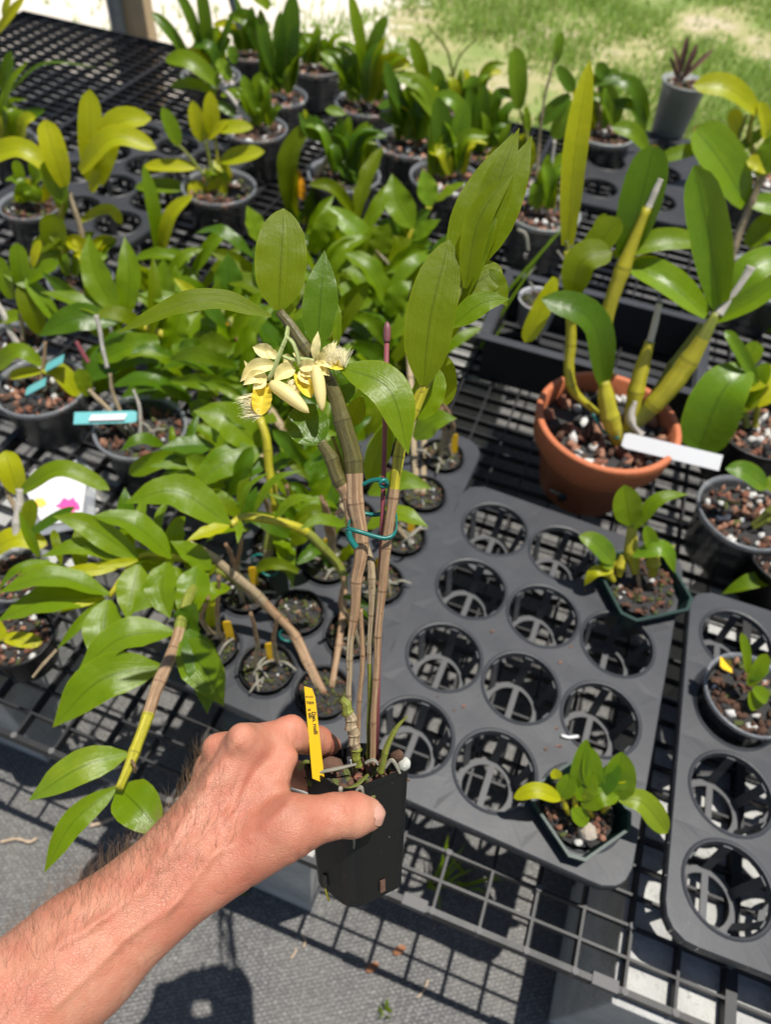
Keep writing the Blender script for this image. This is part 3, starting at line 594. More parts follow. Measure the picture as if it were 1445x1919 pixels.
for a in ((1125,150,1212,232,30,(1185,165)),(1130,158,1150,212,36,None),(1105,155,1165,140,30,None),(1128,195,1205,262,26,(1185,205)),(1140,150,1118,120,26,None),(1112,170,1102,215,22,None)): T2.L(*a[:5], prof='cat', mid=a[5], wav=0, mat=LC if a[4] == 36 else LD)
T2.C([(1128,240),(1122,190),(1125,150)], [8,8,6], CT, nodes=3)
O_ = Plant(1286, 152, 84, 'tall', 'tall cloudy cylinder pot with a brown withered plant by the lawn', 1, zr=ZB+.21, name='potted_orchid'); O_.mat = BROWN
for a in ((1272,145,1290,66,12),(1275,148,1262,88,9),(1280,148,1338,92,10),(1278,150,1308,80,12),(1270,150,1255,105,8)): O_.L(*a, prof='strap', fold=.4, wav=0)
T3 = Plant(1440, 330, 130, 'frost', 'yellowing orchid leaning in from the right edge near the lawn', 0, zr=ZB+.12); T3.mat = LY
T3.L(1422,212,1300,160,46, LY, 'cat', mid=(1360,168), wav=0); T3.L(1385,255,1372,205,30, LY, 'cat', wav=0); T3.C([(1430,320),(1405,260),(1412,215)], [10,12,8], CY, nodes=3); T3.C([(1420,320),(1385,270),(1400,215)], [9,9,6], CG, nodes=3)
T3.L(1445,240,1385,280,24, LD, 'cat'); T3.L(1445,300,1425,190,30, LY, 'cat')
A2 = Plant(55, 382, 110, 'clear', 'clear pot of bark chips at the left edge behind the yellow leaves', 1, zr=ZB+.10); A2.mat = LG
for a in ((40,345,28,300,20),(60,345,95,310,16),(65,340,60,290,18)): A2.L(*a, prof='cat', wav=0)
A3 = Plant(15, 262, 100, 'clear', 'clear pot with a long thin leaf, cut by the left edge at the back', 1, zr=ZB+.10); A3.mat = LG
for a in ((8,250,52,115,14,(20,170),LG),(5,170,20,95,22,None,LD),(10,235,62,225,16,(35,215),LG),(-5,60,45,-5,16,None,LY),(10,240,85,205,22,None,LD),(5,30,20,-10,14,None,LY)): A3.L(*a[:5], mat=a[6], prof='strap', mid=a[5], wav=0)
A3.L(20,170,185,128,7, LD, 'thin', mid=(85,126), wav=0, name='grass_leaf')
A = Plant(150, 520, 118, 'clear', 'yellow green orchid with broad curved leaves, left side', 0, zr=ZB+.09); A.mat = LY
A.C([(165,520),(148,420),(128,360)], [12,11,9], CT, nodes=4); A.C([(120,490),(112,420),(120,370)], [13,14,9], CY, nodes=3)
for a in ((120,350,84,224,46,(100,285)),(168,340,168,168,44,None),(185,345,283,222,46,(215,240)),(150,322,292,278,42,(215,262)),(105,330,-40,305,42,(40,284)),(120,380,85,300,40,None),(170,360,188,320,24,None),(120,400,105,340,26,None),(150,415,228,420,22,(205,395)),(105,470,100,400,50,None),(115,440,60,470,30,None),(75,500,105,470,26,None),(130,470,95,430,30,None)): A.L(*a[:5], prof='cat', mid=a[5], wav=0, fold=.3, o0=random.uniform(-.015, .02), mat=LG if a[4] in (40, 26) else (LO if a[4] in (50, 30) else LY))
B_ = Plant(410, 348, 136, 'clear', 'small leaved yellow green orchid in a clear pot on the dark tray', 0, zr=ZT+.03); B_.mat = LY
B_.C([(400,345),(392,300),(385,265)], [6,7,7], CG, nodes=3); B_.C([(395,345),(360,300),(335,272)], [5,6,5], CG, nodes=3); B_.C([(405,345),(408,310),(402,250)], [6,6,5], CY, nodes=3)
for a in ((378,266,360,188,30),(396,256,393,170,32),(335,275,303,200,30),(404,242,474,239,28),(412,302,496,284,34),(372,314,266,313,27),(352,352,252,351,30),(358,338,388,392,38),(412,330,402,386,38),(386,262,428,225,18),(400,300,425,320,24)): B_.L(*a, prof='oval', wav=0, fold=.22, mat=LG if a[2] in (303, 252) else LY)
C_ = Plant(300, 492, 84, 'black', 'two leaved seedling in a black pot in the dark tray', 3, zr=ZT+.005); C_.mat = LY
C_.L(298,480,268,308,27, LG, 'strap', mid=(285,390), wav=0); C_.L(300,478,362,365,27, LY, 'strap', mid=(322,405), wav=0); C_.C([(297,500),(298,470),(300,440)], [9,10,6], CG, nodes=2)
P4 = Plant(478, 238, 118, 'clear', 'orchid with a slanting pale cane and one long leaf in a clear pot', 0, zr=ZB+.115); P4.mat = LG
P4.C([(468,228),(440,192),(410,158)], [9,9,8], CW, nodes=3); P4.L(412,160,308,112,36, LG, 'strap', mid=(355,118), wav=0); P4.L(405,175,318,163,22, LG, 'strap', mid=(360,160)); P4.L(485,215,455,140,24, LG, 'strap', mid=(462,165)); P4.L(440,215,400,190,20, LD, 'strap')
P4.L(432,150,408,110,26, LC, 'cat'); P4.L(440,120,432,85,20, LC, 'cat')
for P, n, h_, m in ((D,5,90,LD),(D2,6,70,LD),(F_,5,110,LD),(F2,7,60,LG),(G,6,110,LD),(I_,6,85,LD),(H,7,95,LD),(J,6,100,LD),(H2,7,95,LG),(P11,8,100,LD),(K,5,80,LG),(N_,5,80,LC),(T2,5,70,LC),(A2,5,60,LG),(A3,5,80,LG),(A,6,80,LY),(P4,5,80,LG),(B_,3,60,LY)):
    u, v = proj(P.c); rg = random.Random(int(u))
    for k in range(int(n*1.7)):
        x = u+rg.uniform(-.5, .5)*P.r*FPX/depth(P.c); t = rg.uniform(-1, 1); hh = h_*rg.uniform(.55, 1.35); P.L(x, v-3, x+t*hh*.75, v-hh*(1-.35*abs(t)), rg.uniform(14, 32), rg.choice((m, m, LG, LC, LY)), rg.choice(('strap', 'den', 'cat')), mid=(x+t*hh*.28, v-hh*.62), wav=.02, fold=rg.uniform(.15, .5), o0=rg.uniform(-.02, .03), roll=rg.uniform(-.6, .6))
# white-labelled and clear pots on the left
PL1_ = Plant(75, 722, 165, 'clear', 'clear pot of red lava rock with turquoise tag pieces, left edge', 0, zr=ZB+.10); PL1_.mat = LY
for a in ((78,684,-10,690,34,(35,660),LG),(78,690,150,742,36,(110,698),LY),(80,695,15,705,22,None,LY)): PL1_.L(*a[:5], mat=a[6], prof='cat', mid=a[5], wav=0)
PL1_.C([(75,740),(80,690),(85,640)], [8,8,6], CB, nodes=3)
for a in ((85,690,118,672),(48,735,85,715)): flat_tag(PL1_.t, PL1_.q(a[0],a[1],-.02), PL1_.q(a[2],a[3],-.02), .022, nrm(UP+nrm(CAM)), TAGT)
PL3 = Plant(20, 640, 120, 'clear', 'leafy orchid with brownish leaf behind the lava rock pot at left', 1, zr=ZB+.09); PL3.mat = LG
PL3.C([(38,660),(10,600),(-10,560)], [13,12,10], CW, nodes=3); PL3.C([(42,640),(38,560),(32,500)], [8,8,6], CT, nodes=3)
for a in ((42,545,30,455,34,None,LG),(45,530,110,490,30,None,LG),(75,625,42,530,44,(60,580),LO),(110,608,48,520,30,None,LC),(20,560,-5,480,30,None,LG),(0,600,40,590,26,None,LG),(60,500,75,450,18,None,LY),(5,510,60,540,20,None,LG)): PL3.L(*a[:5], mat=a[6], prof='cat', mid=a[5], wav=0)
PL2_ = Plant(262, 798, 168, 'clear', 'clear pot of clay and bark with a turquoise tag laid across it', 0, zr=ZB+.10); PL2_.mat = LG
PL2_.C([(235,815),(200,765),(165,730)], [9,9,8], CT, nodes=4); PL2_.C([(248,815),(215,750),(205,700)], [8,8,6], CT, nodes=4); PL2_.C([(262,812),(262,770),(250,730)], [7,7,5], CW, nodes=3); PL2_.C([(200,690),(190,640),(180,590)], [8,8,8], CW, nodes=3)
for a in ((275,830,300,790),(282,820,262,790),(270,815,310,805),(290,835,275,800)): PL2_.C([(a[0],a[1]),((a[0]+a[2])/2+5,(a[1]+a[3])/2-5),(a[2],a[3])], [5,5,3], ROOT, nodes=0, name='root')
PL2_.L(165,742,148,690,30, LO, 'cat'); PL2_.C([(165,680),(152,658),(142,640)], [9,9,8], STAKE, nodes=0, name='stalk')
tg, _ = flat_tag(PL2_.t, pl(256, 781, ZB+.125), pl(138, 784, ZB+.125), .022, UP+np.array([0,-.3,0]), TAGT); b = MB()
A_, B2_ = pl(235, 781, ZB+.127), pl(168, 783, ZB+.127); b.box((A_+B2_)/2, (B2_-A_)/2, np.array([0,.007,0]), UP*.0004); b.build('sticker', CARD, tg)
# picture card in a plastic sleeve
pk = thing('flower_card', pl(90, 925, ZB+.03), 'white flower picture card in a clear sleeve lying at left', 'card')
def quad(parent, name, pts, z, mat, th=.0012):
    P = [pl(u, v, z) for u, v in pts]; k = len(P); b = MB(); b.add([p+UP*th for p in P]+[p-UP*th for p in P], [tuple(range(k)), tuple(range(2*k-1, k-1, -1))]+[(i, k+i, k+(i+1)%k, (i+1)%k) for i in range(k)]); return b.build(name, mat, parent)
quad(pk, 'sleeve', [(45,905),(150,858),(180,890),(175,985),(70,1005)], ZB+.03, CLEAR); quad(pk, 'card', [(50,925),(145,862),(162,900),(152,975),(80,985)], ZB+.033, CARD)
def blob(parent, name, u, v, r, z, mat, n=16):
    quad(parent, name, [(u+r*math.cos(6.283*i/n)*(1+.25*math.sin(i*2.5)), v+.7*r*math.sin(6.283*i/n)*(1+.25*math.sin(i*2.5))) for i in range(n)], z, mat, .0005)
blob(pk, 'print', 128, 948, 20, ZB+.0355, PINK); blob(pk, 'print', 74, 942, 12, ZB+.0355, PRY); blob(pk, 'print', 95, 885, 9, ZB+.0355, PINK); blob(pk, 'print', 122, 880, 10, ZB+.0355, LG)
PL5 = Plant(30, 1075, 120, 'clear', 'orchid on a whitish cane with long light leaves, left edge mid height', 1, zr=ZB+.07); PL5.mat = LY
PL5.C([(28,1010),(34,960),(38,915)], [16,17,14], CW, nodes=3); PL5.C([(30,960),(12,915),(0,870)], [10,10,9], CT, nodes=3)
for a in ((34,925,8,845,46,(20,880),LY),(38,922,205,918,34,(115,882),LG),(45,1010,140,950,20,None,LD),(50,995,60,935,30,None,LO),(-30,1045,88,1022,42,(30,1010),LY),(60,1010,50,985,18,None,LO)): PL5.L(*a[:5], mat=a[6], prof='cat', mid=a[5], wav=0)
PL6 = Plant(30, 1190, 130, 'black', 'black pot with a pale leaf at the left edge under the arching leaves', 1, zr=ZB+.075); PL6.mat = LY
PL6.L(5,1195,78,1205,30, LY, 'cat'); PL6.L(10,1200,-30,1150,28, LY, 'cat')
# ------------------------------------------------------------------ right side
TT = Plant(1142, 785, 274, 'terra', 'yellow caned orchid with thick leaves in a terracotta pot', 2, zr=ZB+.165); TT.mat = LC
hole = TT.c; place('drain_hole', lathe_me('hole', [(0,0),(.008,0),(.008,.001),(0,.001)], INK, 14), TT.t, Matrix.Translation(pl(1052, 925, ZB+.055)+np.array([0,-.012,.004])) @ Matrix.Rotation(1.3, 4, 'X'))
TT.C([(1055,928,-.02),(1040,922,-.025),(1030,918,-.024)], [6,6,4], ROOT, nodes=0, name='root')
TT.C([(1158,835,-.02),(1150,800,-.03),(1138,745,-.03),(1132,715,-.03)], [16,34,34,18], CY, nodes=2, name='pseudobulb')
TT.L(1133,722,1016,560,62, LD, 'cat', mid=(1105,605), o0=-.03, o1=-.05, wav=0, fold=.25)
TT.C([(1120,775),(1078,735),(1068,690),(1070,620),(1064,470)], [11,18,21,20,14], [CY, CY], nodes=4); TT.L(1064,460,1106,112,46, LY, 'strap', mid=(1078,300), wav=0, fold=.2)
TT.C([(1075,560),(1070,500),(1062,450)], [12,11,9], CG, nodes=2)
TT.C([(1175,820),(1185,770),(1205,690),(1218,640)], [18,30,30,16], CY, nodes=2, name='pseudobulb'); TT.C([(1218,642),(1228,605),(1237,568)], [13,14,11], CW, nodes=1, name='sheath')
TT.C([(1165,825,.0),(1210,775,-.01),(1265,715,-.02),(1322,625,-.03),(1345,585,-.03)], [16,30,42,26,16], [CG, CY, CG], nodes=3, name='pseudobulb', bounds=[.3, .8, 1]); TT.C([(1345,590,-.03),(1385,540,-.03),(1410,498,-.03)], [22,24,17], CW, nodes=1, name='sheath')
TT.C([(1215,760,.02),(1265,690,.02),(1318,610,.0)], [22,30,18], CG, nodes=2, name='pseudobulb')
TT.C([(1142,705,.02),(1132,630,.01),(1165,510,0),(1215,388,0)], [16,26,30,15], [CY], nodes=3); TT.C([(1215,390),(1228,360),(1240,335)], [13,14,10], CW, nodes=1, name='sheath')
TT.C([(1200,815,-.01),(1182,785,-.01),(1192,750,-.01)], [18,20,10], CW, nodes=1, name='sheath')
TT.C([(1138,700),(1146,660),(1148,650)], [10,13,12], CW, nodes=1, name='sheath')
TT.L(1350,580,1302,310,76, LC, 'cat', mid=(1320,420), wav=0, o0=-.03, o1=-.08, fold=.3)
TT.L(1335,602,1470,520,44, LC, 'cat', mid=(1410,565), o0=-.03, o1=-.06, wav=0, fold=.4); TT.L(1355,560,1470,480,60, LC, 'cat', mid=(1410,505), o0=-.03, o1=-.02, wav=0)
TT.L(1325,592,1180,495,62, LC, 'cat', mid=(1245,530), o0=-.02, o1=.03, wav=0, fold=.35); TT.L(1300,560,1180,490,40, LY, 'cat', mid=(1235,510), o0=.0, o1=.04, wav=0)
TT.L(1072,556,1148,472,62, LO, 'cat', mid=(1092,490), o0=-.02, wav=0, fold=.25)
TT.L(1042,520,984,642,38, LY, 'cat', o0=-.02, wav=.02); TT.L(1172,480,1228,270,78, LD, 'cat', mid=(1200,380), o0=.02, wav=0, fold=.3)
TT.L(1150,478,1312,452,44, LG, 'cat', mid=(1230,455), o0=.03, wav=0, fold=.25); TT.L(1090,500,1162,408,56, LO, 'cat', o0=.0, wav=0); TT.L(1110,480,1135,400,30, LO, 'cat', o0=.02)
TT.L(1080,545,1110,440,34, LG, 'strap', o0=.03)
flat_tag(TT.t, TT.q(1168, 824, -.04), TT.q(1352, 868, -.10), .026, UP*.8+np.array([0,-.5,0]), TAGW)
b = MB(); c0 = TT.q(1160, 822, -.04); b.tube([c0, TT.q(1130, 808, -.03), TT.q(1112, 775, -.03)], .003, 6); b.build('tie', TIE, TT.t, True)
RB = Plant(1425, 800, 170, 'black', 'black pot of bark with small pale leaved orchid at the right edge', 0, zr=ZB+.12); RB.mat = LY
for a in ((1400,690,1308,850,100,(1352,740),LC),(1395,690,1420,640,36,None,LG),(1420,720,1360,620,24,(1375,640),LC),(1400,730,1460,690,36,None,LY),(1420,760,1470,720,30,None,LY),(1400,760,1440,680,34,None,LG),(1390,770,1420,740,30,None,LO),(1395,780,1345,740,24,None,LG)): RB.L(*a[:5], mat=a[6], prof='cat', mid=a[5], wav=0, o0=-.02, o1=-.05 if a[4] == 100 else -.01)
RB.C([(1400,800),(1390,740),(1385,690)], [14,16,10], CG, nodes=3); RB.C([(1415,800),(1425,750),(1440,720)], [12,12,8], CY, nodes=3)
RQ = Plant(1430, 520, 150, 'frost', 'big rounded leaved orchid at the right edge behind the terracotta pot', 1, zr=ZB+.11); RQ.mat = LC
RQ.L(1398,382,1302,238,88, LC, 'cat', mid=(1345,300), wav=0, fold=.25); RQ.C([(1365,500),(1385,440),(1430,330)], [16,16,14], CT, nodes=4); RQ.L(1405,380,1480,390,44, LC, 'cat', wav=0); RQ.L(1332,275,1236,298,28, LG, 'cat', wav=0); RQ.L(1215,282,1148,238,32, LG, 'cat', mid=(1185,250), wav=0)
RQ.L(1400,460,1470,400,50, LG, 'cat'); RQ.L(1420,330,1470,250,50, LG, 'cat'); RQ.L(1445,320,1400,300,30, LY, 'cat'); RQ.C([(1370,560),(1400,480),(1450,430)], [9,9,7], CT, nodes=4); RQ.L(1410,470,1445,500,30, LY, 'cat'); RQ.L(1420,620,1470,560,60, LC, 'cat')
RK = Plant(1400, 958, 178, 'clear', 'clear pot of clay pebbles and charcoal with a fading leaf, right edge', 2, zr=ZB+.11); RK.mat = LY
RK.L(1437,915,1360,878,42, LS, 'oval', mid=(1395,885), o0=-.03, wav=0); RK.L(1436,915,1470,900,34, LS, 'oval', o0=-.03)
for a in ((1410,985,1470,930),(1420,975,1475,945),(1412,990,1470,960)): RK.C([(a[0],a[1],-.02),((a[0]+a[2])/2,(a[1]+a[3])/2,-.03),(a[2],a[3],-.04)], [9,11,9], CG, nodes=2)
RK.C([(1345,935,-.02),(1370,940,-.02),(1390,945,-.02)], [4,5,4], CG, nodes=0, name='root')
# square carrier behind the terracotta pot with a small white pot inside
cr = pl(1120, 620, ZB+.09); b = MB(); hw, hd, hh = .20, .11, .05; ca = math.radians(-14); X = np.array([math.cos(ca), math.sin(ca), 0]); Y = np.array([-X[1], X[0], 0])
for sx, ex, ey in ((1, X*.004, Y*hd), (-1, X*.004, Y*hd)): b.box(cr+X*hw*sx-UP*hh, ex, ey, UP*hh)
for sy in (1, -1): b.box(cr+Y*(hd+.0045)*sy-UP*hh, X*(hw+.0045), Y*.004, UP*hh)
b.box(cr-UP*(2*hh+.003), X*hw, Y*hd, UP*.002)
car = thing('plant_carrier', cr-UP*.1, 'black rectangular carrier behind the terracotta pot', 'carrier'); b.build('body', TRAYD, car)
b = MB()
for sy in (1, -1): b.box(cr+Y*(hd+.010)*sy+UP*.003, X*(hw+.02), Y*.010, UP*.003)
for sx in (1, -1): b.box(cr+X*(hw+.010)*sx+UP*.0028, X*.010, Y*(hd-.001), UP*.003)
b.build('rim', TRAY, car)
PW_ = Plant(1012, 560, 78, 'clear', 'small white pot with moss in the black carrier', 3, zr=ZB+.10); PW_.t.children[0].data = lathe_me('pot_white', CP, TAGW); PW_.mat = LG
PW_.C([(1035,545),(1060,500),(1045,470)], [5,5,4], ROOT, nodes=0, name='root'); PW_.C([(990,470),(985,440),(970,430)], [7,7,5], ROOT, nodes=0, name='root'); PW_.C([(1000,540),(990,520),(1005,500)], [5,5,4], ROOT, nodes=0, name='root')
for a in ((850,740,950,600),(860,720,1045,430),(905,600,1080,400)): PW_.L(a[0],a[1],a[2],a[3],7, LC, 'thin', wav=0, name='grass_leaf', mid=((a[0]+a[2])/2+8,(a[1]+a[3])/2-8))
# plants in the square green pots on the tray
X1 = Plant(1207, 1090, 146, 'square', 'small orchid with yellow bulbs in a dark green square pot at the tray corner', 1, zr=ZT+.022, rot=.35); X1.mat = LG
bulb(X1, [(1190,1075),(1186,1035),(1184,985)], [14,30,16], CY); bulb(X1, [(1222,1080),(1226,1055),(1228,1035)], [14,28,14], CY); bulb(X1, [(1160,1080),(1165,1060),(1168,1040)], [10,22,12], CY); bulb(X1, [(1150,1090),(1140,1070),(1150,1050)], [10,24,14], CY)
X1.C([(1200,1110),(1196,1070),(1192,1040)], [9,8,7], CB, nodes=3)
for a in ((1182,985,1171,908,54,None,LG,'oval'),(1190,992,1292,926,28,(1235,938),LG,'den'),(1152,1055,1085,1004,40,(1115,1018),LS,'oval'),(1150,1062,1122,1040,30,None,LS,'oval'),(1146,1072,1095,1098,22,(1115,1072),LY,'den'),(1225,1032,1210,984,28,None,LG,'oval'),(1186,1042,1266,1075,34,(1240,1030),LC,'den'),(1215,1040,1268,1022,16,None,LY,'den')): X1.L(*a[:5], mat=a[6], prof=a[7], mid=a[5], o0=-.02, wav=.02)
X2 = Plant(1090, 1512, 150, 'square', 'bushy young orchid in a dark green square pot at the near tray corner', 1, zr=ZT+.022, rot=.62); X2.mat = LG
for a in ((1078,1478,1101,1384,32,None,LG),(1112,1480,1104,1398,40,None,LG),(1052,1498,962,1496,30,(1005,1482),LY),(1052,1496,1075,1450,36,None,LG),(1045,1460,1040,1440,22,None,LY),(1090,1500,1108,1440,44,None,LG),(1118,1490,1158,1428,40,None,LD),(1160,1500,1166,1408,58,None,LG),(1160,1498,1252,1562,46,(1205,1505),LS),(1092,1512,1162,1492,44,(1125,1490),LG),(1072,1515,1102,1545,32,None,LG),(1155,1465,1178,1445,22,None,LY),(1095,1500,1080,1460,30,None,LG),(1150,1480,1162,1440,40,None,LC)): X2.L(*a[:5], mat=a[6], prof='oval', mid=a[5], o0=-.03, wav=.02)
for a in ((1080,1530,1078,1480),(1110,1530,1095,1490),(1065,1525,1055,1495),(1130,1520,1150,1495)): X2.C([(a[0],a[1],-.005),((a[0]+a[2])/2,(a[1]+a[3])/2,-.02),(a[2],a[3],-.03)], [9,12,8], CY, nodes=2)
rk = bmesh.new(); bmesh.ops.create_icosphere(rk, subdivisions=2, radius=.011)
for v in rk.verts: v.co *= random.uniform(.8, 1.2)
me = bpy.data.meshes.new('stone'); rk.to_mesh(me); rk.free(); me.materials.append(rockmat('pale_stone', (.22, .18, .14), (.50, .44, .37))); place('stone', me, X2.t, Matrix.Translation(pl(1100, 1562, ZT+.018)))
X3 = Plant(1408, 1300, 168, 'clear', 'seedlings in a clear pot of lava rock in the right hand tray', 0, zr=ZT+.03); X3.mat = LG
for a in ((1402,1262,1390,1186,20,LG),(1405,1285,1438,1225,28,LG),(1412,1290,1440,1312,30,LG),(1405,1270,1440,1250,24,LD),(1408,1295,1420,1330,30,LG)): X3.L(*a[:5], mat=a[5], prof='cat', o0=-.02, wav=0)
flat_tag(X3.t, X3.q(1350, 1240, -.01), X3.q(1372, 1250, -.01), .018, UP, TAGY)
X4 = Plant(1480, 1040, 150, 'black', 'black pot mostly outside the right edge, one leaf reaching in', 1, zr=ZB+.09); X4.L(1470,1082,1352,1114,32, LG, 'den', mid=(1410,1090), o0=-.02)
# ------------------------------------------------------------------ dendrobiums in the small black pots of the left tray
class Den(Plant):
    """a plant whose canes and leaves arch out over the bench at given distances from the viewer"""
    def __init__(s, i, j, label, d, mix=3, style='black', **k):
        c = CL(i*PL1, j*PL2, ZT+.010); u, v = proj(c); s.dq = d
        super().__init__(u, v, .070*FPX/depth(c), style, label, mix, zr=ZT+.010, group='small black potted orchids in the tray', **k); s.mat = LG
    def q(s, u, v, o=0.): return pt(u, v, s.dq+o)
def DL(P, rows, o=0., mat=LG, wav=.06, **k):
    for a in rows:
        m = a[5] if len(a) > 5 and a[5] else mat; mid = a[6] if len(a) > 6 else None
        oo = o+random.uniform(-.012, .012); P.L(*a[:5], mat=m, mid=mid, o0=oo+.012, o1=oo-.012, wav=wav, nmix=.62+random.uniform(-.15, .2), roll=random.uniform(-.35, .35), **k)
# big arching plant at left
K1 = Den(2, 5, 'arching green orchid sprawling left over the bench edge from a small black pot', .86)
base = K1.c+UP*.0
def mixC(P, pts, w, mats, **k):
    Q = [p if isinstance(p, np.ndarray) else P.q(*p) for p in pts]; r = [x*depth(p)/FPX/2 for x, p in zip(w, Q)]; return cane(P.t, Q, r, mats, **k)
mixC(K1, [K1.c-UP*.01, (555,1195,.10), (470,1105,.06), (400,1048,.02), (352,1018,0.)], [14,16,17,18,18], [CB, CT], nodes=7)
mixC(K1, [K1.c-UP*.012+np.array([-.006,.004,0]), (540,1180,.10), (450,1095,.06), (396,1066,.02), (330,1046,0), (258,1046,-.01), (205,1118,-.02)], [12,14,15,14,13,12,10], [CB, CG, CY], nodes=9, bounds=[.45,.7,1])
mixC(K1, [(396,1066,.02), (352,1120,-.05), (335,1190,-.09), (309,1252,-.12), (285,1316,-.14), (265,1371,-.16), (246,1427,-.18), (221,1480,-.20)], [16,20,24,25,24,22,21,15], [CG, CB, CY], nodes=8, bounds=[.40,.72,1])
mixC(K1, [(430,985,0), (460,968,.02), (539,982,.05), (597,1017,.08), (645,1095,.12), K1.c+np.array([.01,.01,-.01])], [12,16,17,18,14,12], [CY, CG, CB], nodes=7, bounds=[.3,.6,1])
DL(K1, [(430,984,232,943,72,LG,(330,925)),(430,986,349,1014,30,LY),(450,965,507,884,18,LG,(470,915)),(475,962,569,881,18,LG,(515,905)),(514,972,600,937,26,LG,(555,940)),(648,985,560,993,24,LG,(600,975)),(450,975,445,1020,14,LG)], -.02)
DL(K1, [(258,1046,97,967,50,LG,(165,985)),(321,1046,165,968,56,LG,(245,985)),(396,1066,318,1014,48),(258,1056,75,1044,40,LG,(160,1028)),(262,1060,142,1016,30),(230,1060,80,1080,26,LY)], -.02)
DL(K1, [(204,1114,-8,1113,48,LG,(100,1088)),(196,1122,-8,1165,64,LG,(95,1128)),(202,1124,212,1262,74,LG,(196,1190)),(258,1058,237,1163,60),(313,1054,319,1160,64,LG,(305,1105)),(368,1062,341,1166,68,LG,(360,1115)),(330,1070,245,1150,50),(194,1125,105,1218,20,LG,(150,1165)),(196,1120,105,1150,14,LY),(258,1050,175,1062,18,LY)], -.035)
DL(K1, [(325,1185,139,1272,70,LG,(230,1200)),(345,1190,368,1130,62,LD)], -.085)
DL(K1, [(301,1250,97,1364,84,LG,(190,1275)),(337,1203,420,1324,80,LG,(385,1255)),(350,1180,388,1338,66,LD,(385,1260))], -.115)
DL(K1, [(238,1413,52,1501,64,LS,(150,1440)),(218,1475,81,1637,48,LG,(135,1540)),(222,1476,303,1568,84,LG,(262,1515))], -.195)
K1.C([(105,1218,-.03),(85,1240,-.03),(60,1270,-.03)], [6,7,5], CT, nodes=2, name='old_stalk'); K1.C([(246,1425,-.19),(252,1435,-.195),(253,1448,-.19)], [5,6,4], CB, nodes=0, name='old_stalk')
# plant with yellow cane below the flowers
K3 = Den(1, 4, 'orchid with a bright yellow green cane rising behind the held pot', 1.02)
mixC(K3, [K3.c-UP*.01, (500,1100,.05), (505,1020,.02), (514,944,0), (502,864,-.02), (498,822,-.03), (487,782,-.03)], [12,18,20,18,17,17,14], [CT, CG, CY], nodes=7, bounds=[.42,.55,1])
DL(K3, [(490,840,361,770,74,LG,(430,790)),(490,844,356,915,64,LG,(420,870)),(402,837,298,842,48,LD),(399,869,311,842,28,LG),(380,872,278,874,22,LG),(520,944,549,1102,42,LG,(528,1020)),(488,800,400,760,44,LD),(500,860,430,905,40,LD),(485,790,520,790,40,LG),(510,930,430,950,34,LD),(500,880,560,850,36,LD)], -.01)
DL(K3, [(432,1087,505,1068,20,LG),(470,1260,490,1140,36,LG,(450,1190)),(455,1300,420,1250,20,LG)], .03)
# behind: dense leafy plants
K4 = Den(0, 2, 'glossy leafed orchid arching up and left behind the yellow flowers', 1.24)
mixC(K4, [K4.c-UP*.01, (430,800,.05), (381,723,.02), (372,688,0), (314,633,0), (236,600,0), (200,578,0)], [14,18,20,19,17,14,10], [CT, CD, CY], nodes=8, bounds=[.3,.72,1])
DL(K4, [(220,590,166,437,54,LG,(180,510)),(236,596,233,442,48,LG,(245,520)),(221,600,74,547,34,LG,(150,570)),(218,604,70,630,54,LD,(145,598)),(322,668,149,722,80,LD,(240,660)),(363,684,225,746,54,LD),(367,717,277,749,30,LG),(420,651,317,652,48,LG,(365,635)),(195,585,152,519,18,LG),(200,590,180,540,16,LY)])
K5 = Den(1, 2, 'dense glossy green orchid filling the middle left behind the blooms', 1.22)
mixC(K5, [K5.c-UP*.01, (500,760,.04), (470,690,.02), (430,600,0), (380,560,0)], [14,18,17,14,9], [CT, CG], nodes=7)
DL(K5, [(312,568,306,484,44,LG),(349,570,258,550,30,LG),(382,566,322,519,20,LY),(426,568,428,474,56,LD),(487,455,462,385,44,LG),(518,656,458,552,64,LD,(480,600)),(480,690,450,590,42,LG),(431,636,394,588,48,LG),(478,686,418,646,54,LG),(456,717,368,760,48,LG,(405,715)),(458,700,387,708,32,LG,(420,690)),(400,575,410,520,20,LG),(505,560,485,450,44,LD),(470,620,440,560,46,LG),(500,640,530,560,40,LD),(520,700,470,650,44,LD),(440,740,400,690,40,LD)])
K5.L(445,640,455,628,16, PINK, 'petal', name='flower'); K5.L(428,610,430,590,9, ORANGE, 'petal', name='flower')
K5.auto([(520,860),(500,760),(470,690),(430,620)], 12, 95, 46, LD, 3, .05, start=.1)
K6 = Den(2, 1, 'dark leafy orchid with broad leaves right behind the held plant stake', 1.42)
mixC(K6, [K6.c-UP*.01, (800,640,.0), (780,570,-.02), (740,510,-.02), (704,470,-.02)], [12,12,12,11,8], [CT, CD], nodes=7)
mixC(K6, [K6.c-UP*.01+np.array([-.01,0,0]), (760,520,.05), (771,440,.05), (806,386,.05)], [12,13,13,9], [CT, CY], nodes=6)
DL(K6, [(704,472,611,384,46,LC,(650,420)),(774,428,734,325,56,LG,(745,380)),(806,388,792,316,42,LC),(818,378,876,341,28,LG),(771,450,826,411,32,LG),(710,478,729,418,50,LO),(723,482,772,450,54,LO),(777,556,771,468,50,LO),(716,552,619,481,44,LG),(723,540,704,488,40,LC),(704,606,624,520,52,LG),(707,630,640,586,48,LD),(736,606,736,540,42,LD),(720,698,708,622,44,LG),(690,690,692,640,30,LG),(800,520,850,430,40,LD),(800,560,840,640,44,LO),(790,600,830,690,44,LO),(775,640,820,590,40,LG),(690,650,650,620,44,LD),(760,660,720,600,40,LD),(770,480,800,430,34,LC)])
